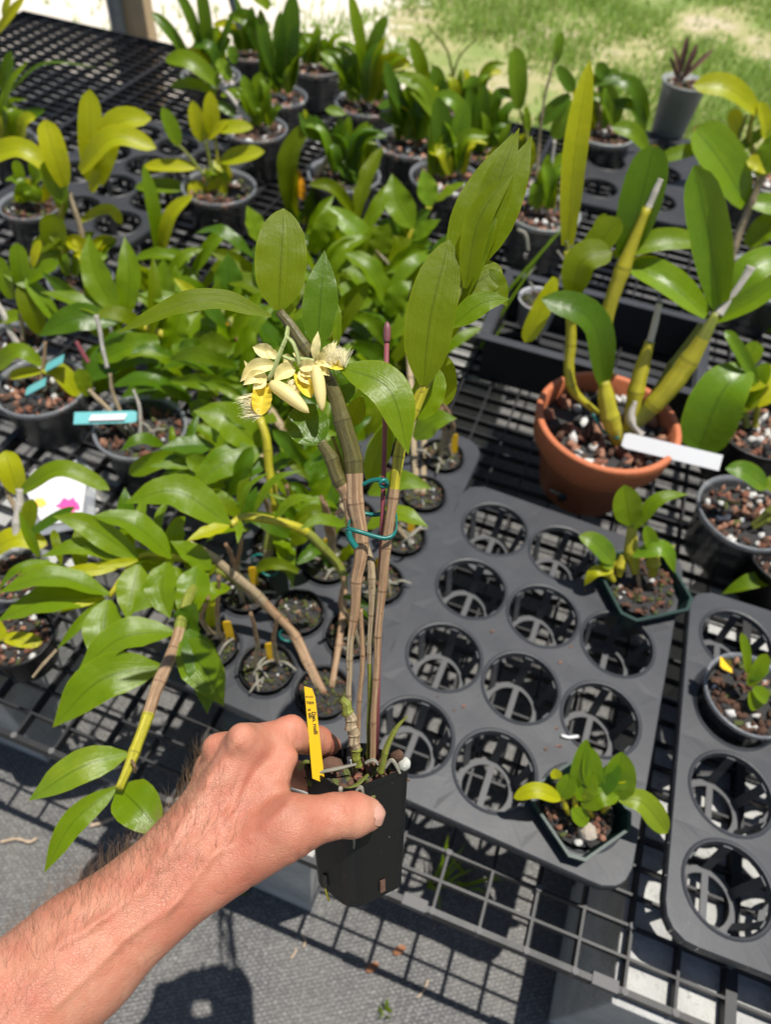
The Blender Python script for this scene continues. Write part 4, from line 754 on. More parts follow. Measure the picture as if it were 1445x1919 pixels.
K6.auto([(740,800),(720,700),(700,600),(680,520)], 16, 100, 46, LD, 5, .06, start=.0); K6.auto([(800,760),(790,680),(770,600)], 8, 80, 40, LG, 8, .02, start=.0)
K7 = Den(1, 1, 'green orchid with wavy leaves between the flowers and the back pots', 1.36)
mixC(K7, [K7.c-UP*.01, (640,760,.05), (620,640,.03), (600,520,0)], [12,14,13,9], [CT, CG], nodes=6)
K7.auto([(640,800),(625,690),(610,600),(600,500)], 14, 105, 48, LG, 11, .02, start=.0); K7.auto([(560,820),(550,740),(560,640)], 10, 90, 44, LD, 14, .03, start=.0)
DL(K7, [(630,945,569,826,62,LD),(572,880,523,838,50,LG),(690,895,742,770,44,LG),(600,900,560,860,40,LD),(640,860,600,800,44,LD)], -.25)
K7.auto([(700,900),(680,800),(665,700)], 12, 95, 46, LG, 21, -.10, start=.0); K5.auto([(440,900),(420,800),(400,700),(380,640)], 14, 95, 46, LD, 22, -.04, start=.0); K5.auto([(560,760),(540,640),(520,540)], 12, 100, 48, LG, 23, .02, start=.0); K4.auto([(330,800),(300,720),(330,600)], 9, 80, 40, LD, 24, .05, start=.0); K6.auto([(790,560),(770,480),(760,430)], 9, 85, 42, LD, 25, .06, start=.0); K6.auto([(690,600),(670,520),(650,460)], 12, 95, 44, LG, 26, .03, start=.0); K3.auto([(440,950),(420,900),(400,820)], 8, 80, 40, LD, 27, .06, start=.0); K3.auto([(590,1000),(580,920),(575,840)], 10, 90, 42, LD, 28, .0, start=.0); K7.auto([(600,760),(570,700),(560,600)], 8, 90, 46, LD, 29, -.05, start=.0)
for P, pts, n, l, w_, m, sd_, o in ((K4, [(360,760),(330,680),(260,600)], 9, 125, 56, LG, 41, -.02), (K4, [(260,700),(210,640),(160,560)], 8, 110, 50, LG, 42, .04), (K4, [(330,640),(310,560),(290,500)], 8, 105, 48, LG, 43, .10), (K5, [(470,760),(440,680),(420,590)], 10, 120, 54, LG, 44, -.06), (K5, [(520,640),(500,560),(470,470)], 9, 110, 50, LG, 45, .06), (K5, [(400,600),(380,540),(350,480)], 7, 100, 46, LG, 46, .12), (K6, [(740,700),(730,600),(720,500)], 10, 120, 54, LG, 47, -.06), (K6, [(820,700),(815,620),(800,540)], 8, 95, 48, LG, 48, .02), (K6, [(690,520),(680,450),(660,390)], 9, 110, 46, LG, 49, .08), (K7, [(640,900),(620,820),(590,740)], 10, 110, 52, LD, 50, -.16), (K7, [(600,560),(590,500),(570,430)], 8, 110, 46, LG, 51, .08), (K3, [(470,1000),(440,940),(400,880)], 9, 100, 48, LG, 52, -.02), (K3, [(380,900),(340,860),(300,830)], 7, 85, 40, LD, 53, .02), (K3, [(560,1080),(550,1000),(560,930)], 9, 95, 42, LG, 54, -.02), (K1, [(330,1080),(290,1040),(230,1000)], 8, 110, 52, LG, 55, .03), (K1, [(380,1150),(370,1110),(350,1070)], 6, 95, 48, LG, 56, .0), (K1, [(180,1090),(120,1060),(60,1040)], 6, 100, 44, LG, 57, .03), (K3, [(640,1130),(630,1060),(620,1000)], 6, 70, 30, LD, 58, .05)):
    P.auto(pts, n, l, w_, m, sd_, o, start=.0)
# the nearer small pots on the right column of that tray
def small(i, j, label, d, n, seed): 
    P = Den(i, j, label, d); u, v = proj(P.c); rg = random.Random(seed)
    for k in range(n):
        x = u+rg.uniform(-22, 22); mixC(P, [P.c+np.array([rg.uniform(-.02,.02), rg.uniform(-.02,.02), -.012]), pt(x+rg.uniform(-8,8), v-45, depth(P.c)-.05), pt(x+rg.uniform(-20,20), v-rg.uniform(80,130), depth(P.c)-.11)], [9,10,7], [CT, CB], nodes=5)
    for k in range(6):
        a = rg.uniform(0, 6.28); c0 = P.c+np.array([rg.uniform(-.02,.02), rg.uniform(-.02,.02), -.008]); b_ = c0+np.array([math.cos(a)*.03, math.sin(a)*.03, .008]); mixC(P, [c0, (c0+b_)/2+UP*.008, b_], [5,5,3], ROOT, nodes=0, name='root')
    A = P.c+np.array([rg.uniform(-.015,.02), .018, .03]); flat_tag(P.t, A, A-UP*.04+np.array([.004,-.006,0]), .011, np.array([.2,-1,.5]), TAGY); return P
Y0 = small(2, 0, 'small black pot with yellow tags at the far corner of the tray', 1.2, 4, 9)
Y1 = small(2, 4, 'small black pot with a yellow tag, second from the near tray corner', .95, 2, 1); Y1.auto([(690,1180),(690,1130)], 3, 50, 22, LD, 3)
Y2 = small(2, 3, 'small black pot with yellow tag and bare canes beside the tied canes', 1.0, 2, 2)
Y3 = small(2, 2, 'small black pot with pale roots hanging over its rim by the empty tray', 1.1, 2, 3); DL(Y3, [(690,926,811,916,42,LG,(750,902)),(686,990,804,988,46,LG,(745,968)),(776,822,857,784,46,LG,(815,790))], -.25); Y3.C([(790,985,-.05),(770,1005,-.06),(752,1018,-.05)], [5,5,4], ROOT, nodes=0, name='root')
Y4 = small(1, 5, 'mossy small black pot with a curling leaf, near edge of the tray', .98, 2, 4)
Y5 = small(0, 5, 'small black pot under the arching leaves at the tray end', .98, 2, 5); DL(Y5, [(395,1180,400,1110,24,LY)], .0)
Y6 = small(1, 3, 'small black pot with teal tie deep among the canes', 1.1, 3, 6)
Y7 = small(0, 4, 'small black pot shaded by leaves in the tray', 1.05, 2, 7); Y8 = small(0, 3, 'small black pot half hidden under glossy leaves in the tray', 1.1, 2, 8)
for P, a in ((Y4, (505,1068,.05)), (K3, (487,1050,.03)), (K1, (540,1190,.10))):
    c = P.q(*a); b = MB(); b.tube([c+np.array([.012*math.cos(t), .005*math.sin(t), .008*math.sin(t)]) for t in np.linspace(0, 6.3, 14)], .0016, 6); b.build('tie', TIE, P.t, True)
Y6.C([(590,1200,.02),(615,1215,.0),(640,1240,.0)], [6,6,4], ROOT, nodes=0, name='root'); K1.C([(508,1225,.12),(530,1250,.13),(548,1280,.13)], [6,6,5], ROOT, nodes=0, name='root')
# ------------------------------------------------------------------ the held orchid
def hp(u, v, o=0.): return pt(u, v, .489-(1433-v)*(.055/1180)+o)
eR, eL, ax = (np.array(q) for q in ((.786943, -.072667, .612732), (-.616421, -.048633, .785913), (-.027311, -.99617, -.083065)))
rimc = np.array([-.020062, .172039, .491134]); sd = .056; HP = .0833
toW = lambda c: CAM+R@c
held = thing('potted_orchid', toW(rimc-ax*HP), 'tall cream flowered orchid with brown canes in a square black pot held in the hand', 'orchid')
def sqring(half, off, ch):
    c = half-ch; out = []
    for (sx, sy, a0) in ((1,1,0), (-1,1,90), (-1,-1,180), (1,-1,270)):
        for t in (0, 30, 60, 90): a = math.radians(a0+t); out.append((sx*c+math.cos(a)*ch, sy*c+math.sin(a)*ch))
    return [toW(rimc+eR*x+eL*y-ax*off) for x, y in out]
h0 = sd/2; tp = .84
rs = [sqring(h0*tp, HP, .010), sqring(h0*tp*1.004, HP-.004, .010), sqring(h0*(.985), .004, .0085), sqring(h0*1.0, .0035, .008), sqring(h0*1.0, 0, .008), sqring(h0*.965, 0, .0075), sqring(h0*.955, .012, .0075), sqring(h0*.93, .016, .0075)]
V = [p for r_ in rs for p in r_]; n16 = 16
F = [(i*n16+j, i*n16+(j+1)%n16, (i+1)*n16+(j+1)%n16, (i+1)*n16+j) for i in range(len(rs)-1) for j in range(n16)]+[tuple(range(n16))[::-1]]
pot = mo('pot', V, F, POTB, held, False)
# soil
b = bmesh.new(); rg = random.Random(5)
for k in range(150):
    x, y = rg.uniform(-.9, .9)*h0, rg.uniform(-.9, .9)*h0; s = rg.uniform(.0016, .0046); q = rg.choices(range(6), (1, 5, .35, 3, .2, 4))[0]
    vs = bmesh.ops.create_icosphere(b, subdivisions=1, radius=s)['verts']; st = [rg.uniform(.6, 1.7), rg.uniform(.6, 1.3), rg.uniform(.5, 1)]; rg.shuffle(st); c = Vector(toW(rimc+eR*x+eL*y-ax*(.0085+rg.uniform(-.002, .003)))-BASE[held])
    Mq = Matrix.Rotation(rg.uniform(0, 6), 3, Vector((rg.gauss(0,1), rg.gauss(0,1), 1)).normalized())
    for v in vs: v.co = Mq @ Vector((v.co.x*st[0], v.co.y*st[1], v.co.z*st[2]))*rg.uniform(.8, 1.2)+c
    for f in {f for v in vs for f in v.link_faces}: f.material_index = q
fl = [b.verts.new(Vector(toW(rimc+eR*x*h0*.94+eL*y*h0*.94-ax*.0105)-BASE[held])) for x, y in ((-1,-1),(1,-1),(1,1),(-1,1))]; f = b.faces.new(fl); f.material_index = 1
me = bpy.data.meshes.new('potting_mix'); b.to_mesh(me); b.free()
for m in ROCKS: me.materials.append(m)
link('potting_mix', me, held)['kind'] = 'stuff'
def HC(pts, w, mats, o=0., **k):
    P = [hp(p[0], p[1], (p[2] if len(p) > 2 else 0)+o) for p in pts]; return cane(held, P, [x*depth(p)/FPX/2 for x, p in zip(w, P)], mats, seg=12, **k)
def HL(u0, v0, u1, v1, w, mat=LO, mid=None, o0=0., o1=0., nm=.2, prof='den', par=None, **k):
    P = [hp(u0, v0, o0)]+([hp(mid[0], mid[1], (o0+o1)/2)] if mid else [])+[hp(u1, v1, o1)]; c = sum(P)/len(P)
    k.setdefault('wav', .03); return leaf(par or held, P, w*depth(c)/FPX, nrm(nrm(CAM-c)*(1-nm)+UP*nm), mat, prof, na=22, nc=10, **k)
# drain slots with bark and a root showing through
for cs, fx, fn, m in ((rimc-eR*.0248+eL*.006-ax*.0755, eL, -eR, INK), (rimc-eL*.0248+eR*.001-ax*.0755, eR, -eL, ROCKS[1])):
    bb = MB(); bb.box(toW(cs), R@fx*.0020, R@ax*.0040, R@fn*.0005); bb.build('drain_slot', m, held)
HC([(613,1645,-.004),(611,1665,-.010),(616,1688,-.010)], [5,6,4], CY, nodes=0, name='root')
HC([(662,1565,-.037),(664,1580,-.037),(663,1590,-.037)], [5,5,3], ROOT, nodes=0, name='root')
# canes
HC([(665,1447),(653,1312),(655,1260),(657,1202),(665,1139),(669,1088),(676,1046),(674,1001),(669,949),(664,890),(650,816),(634,754),(612,712),(578,658),(548,615),(522,584)], [11,11,12,14,19,22,27,29,31,36,36,30,27,25,23,16], [CT, CB, CD], bounds=[.30,.64,1], nodes=12, nk=110, ring=.10)
HC([(668,1010,.004),(656,945,.003),(640,905,.002),(620,862,0),(602,826,0)], [20,27,30,28,20], [CB, CD], bounds=[.55,1], nodes=5, nk=50, ring=.08)
HC([(669,1400,.003),(674,1312,.004),(679,1243,.004),(676,1139,.004)], [9,9,10,9], [CB], nodes=3, nk=40)
HC([(690,1424,.004),(693,1312,.004),(693,1226,.004),(697,1122,.004),(696,1060,.004),(684,1018,.006)], [9,9,10,15,16,12], [CG, CT], bounds=[.45,1], nodes=6, nk=60)
HC([(652,985,.006),(645,920,.006),(640,870,.006),(622,818,.006)], [9,9,9,8], CY, nodes=2)
HC([(697,1436,-.002),(703,1295,-.002),(709,1191,-.002),(717,1087,-.002),(728,1001,-.002),(740,897,-.002),(745,876,-.002),(757,816),(786,742),(815,683),(840,598),(877,505),(915,420),(945,330)], [12,12,14,18,20,21,21,22,23,17,14,13,10,5], [CB, CY, CG], bounds=[.47,.66,1], nodes=13, nk=110, ring=.09)
HC([(671,1436,-.004),(664,1385,-.004),(657,1350,-.004),(650,1325,-.004),(640,1308,-.004)], [14,21,22,20,13], [CG, CT, CT, CG], nodes=9, nk=60, ring=.30, name='shrivelled_cane')
HC([(712,1449,-.012),(726,1399,-.014),(743,1364,-.014),(764,1342,-.014)], [13,12,9,3], [CG, CG], nodes=3, nk=30, name='shoot')
for a in (((590,1448,-.012),(625,1442,-.014),(668,1432,-.012)), ((640,1482,-.03),(665,1474,-.026),(690,1452,-.016)), ((662,1486,-.033),(676,1476,-.034),(681,1490,-.034)), ((640,1484,-.033),(638,1478,-.035),(638,1496,-.034)), ((560,1440,.0),(572,1428,-.01),(590,1430,-.01)), ((720,1440,-.01),(735,1425,-.012),(750,1450,-.014)), ((685,1430,-.008),(700,1425,-.01),(712,1436,-.01))): HC(a, [7,8,5] if a[0][0] != 640 else [8,9,6], random.choice([ROOT, CG, CT]), nodes=0, name='root')
bb = bmesh.new(); bmesh.ops.create_icosphere(bb, subdivisions=2, radius=.0052)
for v in bb.verts: v.co = v.co*random.uniform(.92, 1.08)
me = bpy.data.meshes.new('white_pebble'); bb.to_mesh(me); bb.free(); me.materials.append(rockmat('white_pebble', (.42, .43, .38), (.60, .61, .55))); me.polygons.foreach_set('use_smooth', [True]*len(me.polygons)); place('pebble', me, held, Matrix.Translation(hp(757, 1432, -.006)) @ Matrix.Rotation(.6, 4, 'Y') @ Matrix.Diagonal((.7, .9, 1.15, 1)))
me2 = me.copy(); me2.materials.clear(); me2.materials.append(ROCKS[1]); place('bark_chip', me2, held, Matrix.Translation(hp(744, 1417, -.004)) @ Matrix.Rotation(.5, 4, 'Y') @ Matrix.Diagonal((.7, .8, 1.3, 1))); place('bark_chip', me2, held, Matrix.Translation(hp(622, 1432, -.008)) @ Matrix.Diagonal((1.5, 1, .7, 1)))
# stake with a rounded cap
b = MB(); b.tube([hp(705,1436,.006), hp(709,1260,.006), hp(714,1053,.006), hp(719,899,.004), hp(725,640,.002)], .00165, 10); st_ = b.build('stake', STAKE, held, True)
A_, B2_ = hp(725, 642, .002), hp(726, 603, .002); ts = np.linspace(0, 1, 9); b = MB(); b.tube([A_+(B2_-A_)*t for t in ts], [.0020,.0022,.0024,.0024,.0024,.0024,.0022,.0017,.0006], 12); b.build('cap', simple('cap_maroon', (.17, .06, .07), .5), st_, True)
# ties
def ribbon(pts, name='tie', wd=.0030, par=held):
    P = spline([hp(*p) for p in pts], 40); V = []; T, _, _ = frames(P)
    axw = nrm(R@np.array([0, -1, 0])); bb = MB()
    for p, t in zip(P, T): w_ = nrm(axw-t*(axw@t)); m_ = np.cross(t, w_); V += [p-w_*wd/2, p-w_*wd/6+m_*.0007, p+w_*wd/6+m_*.0007, p+w_*wd/2, p-m_*.0005]
    n = len(P); F = [(i*5+j, i*5+(j+1)%5, (i+1)*5+(j+1)%5, (i+1)*5+j) for i in range(n-1) for j in range(5)]; return mo(name, V, F, TIE, par, True)
ribbon([(651,1010,.004),(650,992,-.010),(668,995,-.013),(695,1003,-.012),(722,1009,-.011),(738,1002,-.009),(743,985,.002),(738,960,.010),(700,965,.016),(660,958,.014),(656,975,.0),(652,990,-.011)]); ribbon([(653,995,-.012),(657,1010,-.013),(668,1026,-.013)], wd=.0042)
ribbon([(680,908,-.002),(695,901,-.004),(712,899,-.007),(724,903,-.007),(727,909,-.004),(716,912,-.006),(712,903,-.008),(724,900,-.007),(728,912,.0),(724,935,.004)])
# leaves
HL(522,582,531,390,96, LO, None, 0, .004, prof='oval', wav=.02, fold=.1); HL(508,592,214,627,46, LO, (380,571), 0, -.015, nm=.55, fold=.25, wav=.05); HL(594,655,608,468,68, LD, None, .006, .01, fold=.14, prof='den')
HL(633,612,629,562,18, LG, None, .006, .008); HL(630,650,634,575,18, LG, None, .007, .004)
HL(640,688,766,853,80, LG, (728,735), -.004, -.016, nm=.5, fold=.10, wav=.02, prof='den')
HL(794,722,842,448,92, LO, (806,600), -.004, -.002, fold=.08, wav=.02, prof='oval'); HL(866,562,962,248,88, LO, (888,415), .004, .004, fold=.10); HL(884,505,974,238,66, LO, (925,370), .003, .000, fold=.16); HL(906,492,998,254,66, LO, (950,370), .007, .006, fold=.15); HL(872,540,969,316,52, LO, (900,410), -.003, -.006, fold=.45, wav=.03)
HL(872,545,940,500,62, LO, None, .006, .010, fold=.12, prof='oval'); HL(905,505,951,574,50, LO, None, .009, .006, fold=.12); HL(836,640,872,520,44, LO, None, .010, .012, fold=.14); HL(860,590,912,486,56, LO, None, .012, .014, fold=.12); HL(848,612,956,560,48, LG, (900,572), -.002, -.006, nm=.4, fold=.2); HL(784,785,822,690,62, LG, None, .012, .014, prof='oval'); HL(824,660,838,760,50, LO, None, .03, .03, prof='oval')
HL(602,830,552,762,80, LD, None, -.003, .006, prof='oval', fold=.1); HL(640,760,625,690,66, LD, None, .006, .008, prof='oval'); HL(655,800,680,740,40, LO, None, .010, .012); HL(545,600,535,560,24, LG, None, .005, .006)
HL(690,905,736,778,46, LG, None, .014, .012, fold=.3)
# flowers
def horn(par, pts, w, name='petal'):
    P = spline([hp(*p) for p in pts], 14); d = depth(P[5]); r = np.interp(np.linspace(0, 1, 14), [0,.15,.35,.6,.82,.94,1], [.55,.9,1,.92,.66,.36,.05])*w*d/FPX/2; V, F, uv = tube_geo(P, r, 12); return mo(name, V, F, PETAL, par, True, uv)
def flower(stalk, petals, lip, fringe_from, seed, horns=()):
    P = [hp(*p) for p in stalk]; V, F, uv = tube_geo(spline(P, 16), np.linspace(.0011, .0016, 16), 8); fo = mo('flower', V, F, CGP, held, True, uv)
    for a in petals: HL(a[0],a[1],a[2],a[3],a[4]*1.12, PETAL, a[5] if len(a) > 5 else None, a[6] if len(a) > 6 else -.004, a[7] if len(a) > 7 else -.008, prof='den', par=fo, name='petal', fold=.7 if a[4] > 20 else .4, wav=.06, arch=.12)
    HL(*lip[:4], lip[4]*1.25, LIP, None, -.004, -.010, prof='petal', par=fo, name='lip', fold=.9, wav=.09, wfreq=5, arch=.14)
    for hpts, w_ in horns: horn(fo, hpts, w_)
    rg = random.Random(seed); bb = MB()
    (xa, ya), (xb, yb), (dx, dy) = fringe_from
    for k in range(190):
        t = rg.random(); u, v = xa+(xb-xa)*t+rg.uniform(-4, 4), ya+(yb-ya)*t+rg.uniform(-3, 3); ln = rg.uniform(.6, 1.15); o = -.007+rg.uniform(-.004, .004); sx, sy = rg.uniform(-8, 8), rg.uniform(-8, 8)
        Q = [hp(u, v, o), hp(u+dx*ln*.5+sx*.3, v+dy*ln*.5+sy*.3, o-.001), hp(u+dx*ln+sx, v+dy*ln+sy, o-rg.uniform(-.001, .003)), ]; bb.tube(spline(Q, 5), [.0002,.00018,.00015,.00012,.00008], 4, caps=False)
    bb.build('fringe', FR, fo, True, 'stuff'); return fo
CGP = canemat('flower_stalk', (.42, .50, .16), (.60, .64, .30), 8., .45)
st0 = [(541,602,.002),(539,618,-.004),(537,631,-.008)]
flower(st0+[(527,655,-.010),(514,690,-.010),(503,712,-.008)], [(518,684,449,716,27,(480,690)),(502,711,455,722,24,(478,708),-.006,-.012),(470,697,457,675,8),(517,668,473,650,26,None,.0,.002),(520,672,500,655,16,None,0,0),(498,712,473,730,18,None,-.008,-.012)], (494,718,487,779,32), ((474,738),(486,782),(-27,5)), 1, [([(508,719,-.010),(530,732,-.013),(555,752,-.015),(579,774,-.016)], 29)])
flower(st0+[(548,641,-.010),(557,664,-.010),(561,686,-.008)], [(553,690,512,715,28,(532,698),-.005,-.010),(562,694,584,722,24,None,-.008,-.010),(560,688,600,684,22,None,-.008,-.010),(548,672,530,680,22,None,-.002,-.004),(566,690,592,705,26,None,-.006,-.010)], (557,697,583,745,24), ((545,712),(560,732),(-6,8)), 2, [([(592,688,-.010),(597,715,-.013),(601,745,-.015),(604,771,-.016)], 25)])
flower([(529,667,-.008),(548,674,-.008),(566,673,-.008),(588,677,-.006)], [(589,674,596,620,16,None,-.004,-.006),(601,670,632,641,17,None,-.004,-.006),(592,676,624,692,26,(610,678),-.006,-.010),(590,680,612,704,22,None,-.006,-.010),(570,668,548,662,15,None,0,0),(600,685,618,705,14,None,-.006,-.008)], (610,678,643,691,18), ((613,676),(645,686),(7,-28)), 3)
# name label with its writing
LA, LB = hp(578, 1285, -.012), hp(597, 1462, -.014); tl = nrm(LB-LA); nl = nrm(CAM-(LA+LB)/2); nl = nrm(nl-tl*(nl@tl)); wl = np.cross(nl, tl)
if wl@R[:,0] < 0: wl = -wl
ln_ = np.linalg.norm(LB-LA); hw0, hw1 = 8.2*depth(LA)/FPX, 11.2*depth(LB)/FPX
lab = MB(); out = [LA-wl*hw0, LA+wl*hw0*.75+tl*.0022, LA+wl*hw0*1.25+tl*.008, LB+wl*hw1+tl*.003, LB-wl*hw1-tl*.002]
lab.add([p+nl*.0003 for p in out]+[p-nl*.0003 for p in out], [(0,1,2,3,4), (9,8,7,6,5)]+[(i, 5+i, 5+(i+1)%5, (i+1)%5) for i in range(5)]); labo = lab.build('plant_label', TAGY, held)
def text(s, f, across, size, vertical, shear=0):
    cu = bpy.data.curves.new('txt', 'FONT'); cu.body = s; cu.size = 1; cu.resolution_u = 3; cu.shear = shear; cu.offset = .03; to = bpy.data.objects.new('txt', cu); COL.objects.link(to); bpy.context.view_layer.update()
    me = bpy.data.meshes.new_from_object(to.evaluated_get(bpy.context.evaluated_depsgraph_get())); bpy.data.objects.remove(to)
    P = np.array([v.co[:] for v in me.vertices]); F = [tuple(p.vertices) for p in me.polygons]; o3 = LA+tl*ln_*f+nl*.00045+wl*across
    V = [o3+(tl*p[0]+wl*p[1] if vertical else wl*p[0]*.92+tl*(p[0]*.16-p[1]))*size for p in P]; mo('lettering', V, F, INK, labo, False)
text('25.10.27', .115, -hw0*.95, .0016, False); text('7009', .185, -hw0*.95, .0027, False); text('x sib', .235, -hw0*.72, .0036, True); text('Den. roslii', .27, hw0*.10, .0037, True, .12)
# ------------------------------------------------------------------ the hand and forearm: one continuous skin
def cap(a, b, ra, rb): return (pt(*a), pt(*b), ra/1000., rb/1000.)
G1 = [cap((355,1584,.427),(136,1779,.402),20,26), cap((398,1626,.425),(162,1812,.40),18.5,24), cap((136,1779,.402),(-30,1920,.38),26,31), cap((162,1812,.40),(-12,1958,.376),24,29), cap((-30,1920,.38),(-260,2110,.35),31,37), cap((-12,1958,.376),(-235,2150,.346),29,35),
      cap((368,1594,.440),(90,1808,.418),17,24), cap((90,1808,.418),(-250,2120,.372),24,32)]
G2 = [cap((355,1580,.428),(460,1400,.443),16,12.5), cap((346,1578,.436),(424,1412,.460),15,12), cap((348,1590,.446),(402,1440,.480),14,11.5), cap((360,1608,.452),(396,1480,.497),13,11), cap((400,1625,.424),(545,1548,.4235),17,16.5), cap((430,1570,.434),(500,1480,.442),20,13), cap((420,1520,.452),(460,1500,.46),20,16), cap((470,1600,.428),(530,1565,.427),15,14), cap((380,1600,.436),(440,1540,.44),21,20), cap((500,1470,.443),(535,1420,.452),10,8)]
FNG = [[cap((545,1546,.4265),(628,1529,.435),15.2,13.0), cap((628,1529,.435),(662,1527,.4425),13.0,13.2), cap((662,1527,.4425),(687,1526,.4475),13.2,10.6)],
       [cap((460,1398,.447),(545,1378,.474),12.4,11.2), cap((545,1378,.474),(596,1389,.503),11.2,10.0), cap((596,1389,.503),(619,1399,.520),10.0,8.0)],
       [cap((424,1412,.462),(500,1432,.515),11.5,10.5), cap((500,1432,.515),(590,1462,.546),10.5,9.5), cap((590,1462,.546),(660,1480,.556),9.5,8)],
       [cap((402,1440,.480),(480,1490,.535),11,10), cap((480,1490,.535),(580,1515,.556),10,9), cap((580,1515,.556),(650,1525,.560),9,7.6)],
       [cap((396,1480,.497),(480,1535,.540),10,8.8), cap((480,1535,.540),(570,1555,.556),8.8,8), cap((570,1555,.556),(630,1560,.560),8,6.8)]]
KN = [((452,1382,.4345),8.5), ((404,1402,.4525),8.5), ((545,1362,.4695),7.5)]
CREASE = [[(628,1480,.437),(622,1530,.437),(630,1575,.437)],[(640,1478,.44),(636,1530,.44),(641,1572,.44)],[(651,1480,.442),(649,1520,.442)],[(536,1340,.476),(540,1378,.476)],[(546,1340,.477),(550,1378,.477)],[(556,1343,.479),(558,1378,.479)],[(560,1612,.43),(548,1580,.43),(552,1560,.43)],[(585,1602,.43),(572,1575,.43)],[(540,1640,.43),(528,1612,.43)],[(470,1660,.43),(455,1625,.43)],[(440,1365,.45),(455,1385,.45)],[(425,1380,.455),(440,1400,.455)],[(560,1460,.45),(540,1470,.445),(505,1462,.445)]]
VEINS = [([pt(*q) for q in tr], -.0007, .0010) for tr in CREASE]+[([pt(*q) for q in tr], am, .0021) for tr, am in (([(300,1600,.425),(352,1530,.43),(385,1470,.44),(432,1405,.45)], 0.0015), ([(345,1590,.428),(430,1520,.437),(462,1450,.445)], 0.0014), ([(110,1772,.40),(200,1715,.41),(275,1655,.415),(330,1575,.425)], 0.0015), ([(150,1840,.40),(245,1750,.41),(330,1690,.42),(410,1590,.43)], 0.0017), ([(420,1590,.43),(490,1555,.43),(545,1500,.44)], 0.0011), ([(20,1880,.385),(90,1810,.395),(140,1720,.40)], .0010))]
def sd_cap(P, c):
    a, b, ra, rb = c; ab = b-a; t = np.clip(((P-a)@ab)/(ab@ab), 0, 1); return np.linalg.norm(P-a-t[...,None]*ab, axis=-1)-(ra+(rb-ra)*t)
def smin(a, b, k): h = np.clip(.5+.5*(b-a)/k, 0, 1); return b+(a-b)*h-k*h*(1-h)
def hand_sdf(P):
    d = sd_cap(P, G1[0])
    for c in G1[1:]: d = smin(d, sd_cap(P, c), .016)
    e = sd_cap(P, G2[0])
    for c in G2[1:]: e = smin(e, sd_cap(P, c), .009)
    d = smin(d, e, .014)
    for fg in FNG:
        f = sd_cap(P, fg[0])
        for c in fg[1:]: f = smin(f, sd_cap(P, c), .003)
        d = smin(d, f, .008)
    for q, r in KN: d = smin(d, np.linalg.norm(P-pt(*q), axis=-1)-r/1000, .006)
    # veins and tendons, barely raised on the side of the back of the hand
    dist = np.linalg.norm(P-CAM, axis=-1)
    for tr, am, sg in VEINS:
        for A, B in zip(tr, tr[1:]):
            m = nrm(np.cross(A-CAM, B-CAM)); lat = (P-CAM)@m; ab = B-A; t = ((P-A)@ab)/(ab@ab)
            d = d-am*np.exp(-(lat/sg)**2)*np.exp(-(np.maximum(0, np.abs(t-.5)-.5)/.16)**2)*(dist < np.linalg.norm((A+B)/2-CAM))
    return d
def surface_nets(f, lo, hi, h):
    n = np.ceil((hi-lo)/h).astype(int)+1; ax_ = [lo[i]+np.arange(n[i])*h for i in range(3)]
    D = np.empty(n)
    st = 6; X = np.stack(np.meshgrid(*[a_[::st] for a_ in ax_], indexing='ij'), -1); Dc = f(X)
    for a_ in range(3): Dc = np.repeat(Dc, st, axis=a_)
    D[:] = Dc[:n[0], :n[1], :n[2]]; I3 = np.argwhere(np.abs(D) < st*h*1.9)
    for i in range(0, len(I3), 200000): J3 = I3[i:i+200000]; D[tuple(J3.T)] = f(lo+J3*h)
    s = D < 0; c = np.zeros(n-1, int); acc = np.zeros((*(n-1), 3)); cnt = np.zeros(n-1)
    offs = [(x, y, z) for x in (0,1) for y in (0,1) for z in (0,1)]; sl = lambda o: tuple(slice(o[i], n[i]-1+o[i]) for i in range(3))
    for o in offs: c += s[sl(o)]
    for a in offs:
        for k in range(3):
            if a[k] == 0:
                b_ = list(a); b_[k] = 1; da, db = D[sl(a)], D[sl(tuple(b_))]; m = (da < 0) != (db < 0); t = np.where(m, da/(da-db+1e-20), 0)
                q = np.broadcast_to(np.array(a, float), (*(n-1), 3)).copy(); q[..., k] += t; acc += q*m[..., None]; cnt += m
    act = (c > 0) & (c < 8); idx = -np.ones(n-1, int); idx[act] = np.arange(act.sum()); g = np.argwhere(act)
    V = lo+(g+acc[act]/cnt[act][:, None])*h; F = []
    for k in range(3):
        i, j = [(1,2), (2,0), (0,1)][k]; m0 = s.copy(); sl1 = [slice(None)]*3; sl2 = [slice(None)]*3; sl1[k] = slice(0, -1); sl2[k] = slice(1, None)
        ch = s[tuple(sl1)] != s[tuple(sl2)]; E = np.argwhere(ch); ok = (E[:, i] > 0) & (E[:, j] > 0) & (E[:, i] < n[i]-1) & (E[:, j] < n[j]-1); E = E[ok]
        ei = np.zeros(3, int); ei[i] = 1; ej = np.zeros(3, int); ej[j] = 1
        q = np.stack([idx[tuple(E.T)], idx[tuple((E-ei).T)], idx[tuple((E-ei-ej).T)], idx[tuple((E-ej).T)]], 1); fl_ = s[tuple(E.T)]
        q[~fl_] = q[~fl_][:, ::-1]; F.append(q)
    F = np.concatenate(F); return V, F[(F >= 0).all(1)]
allc = G1+G2+[c for f in FNG for c in f]; ends = np.array([c[i] for c in allc for i in (0, 1)]); 
lo_, hi_ = ends.min(0)-.042, ends.max(0)+.042
V, F = surface_nets(hand_sdf, lo_, hi_, .0015)
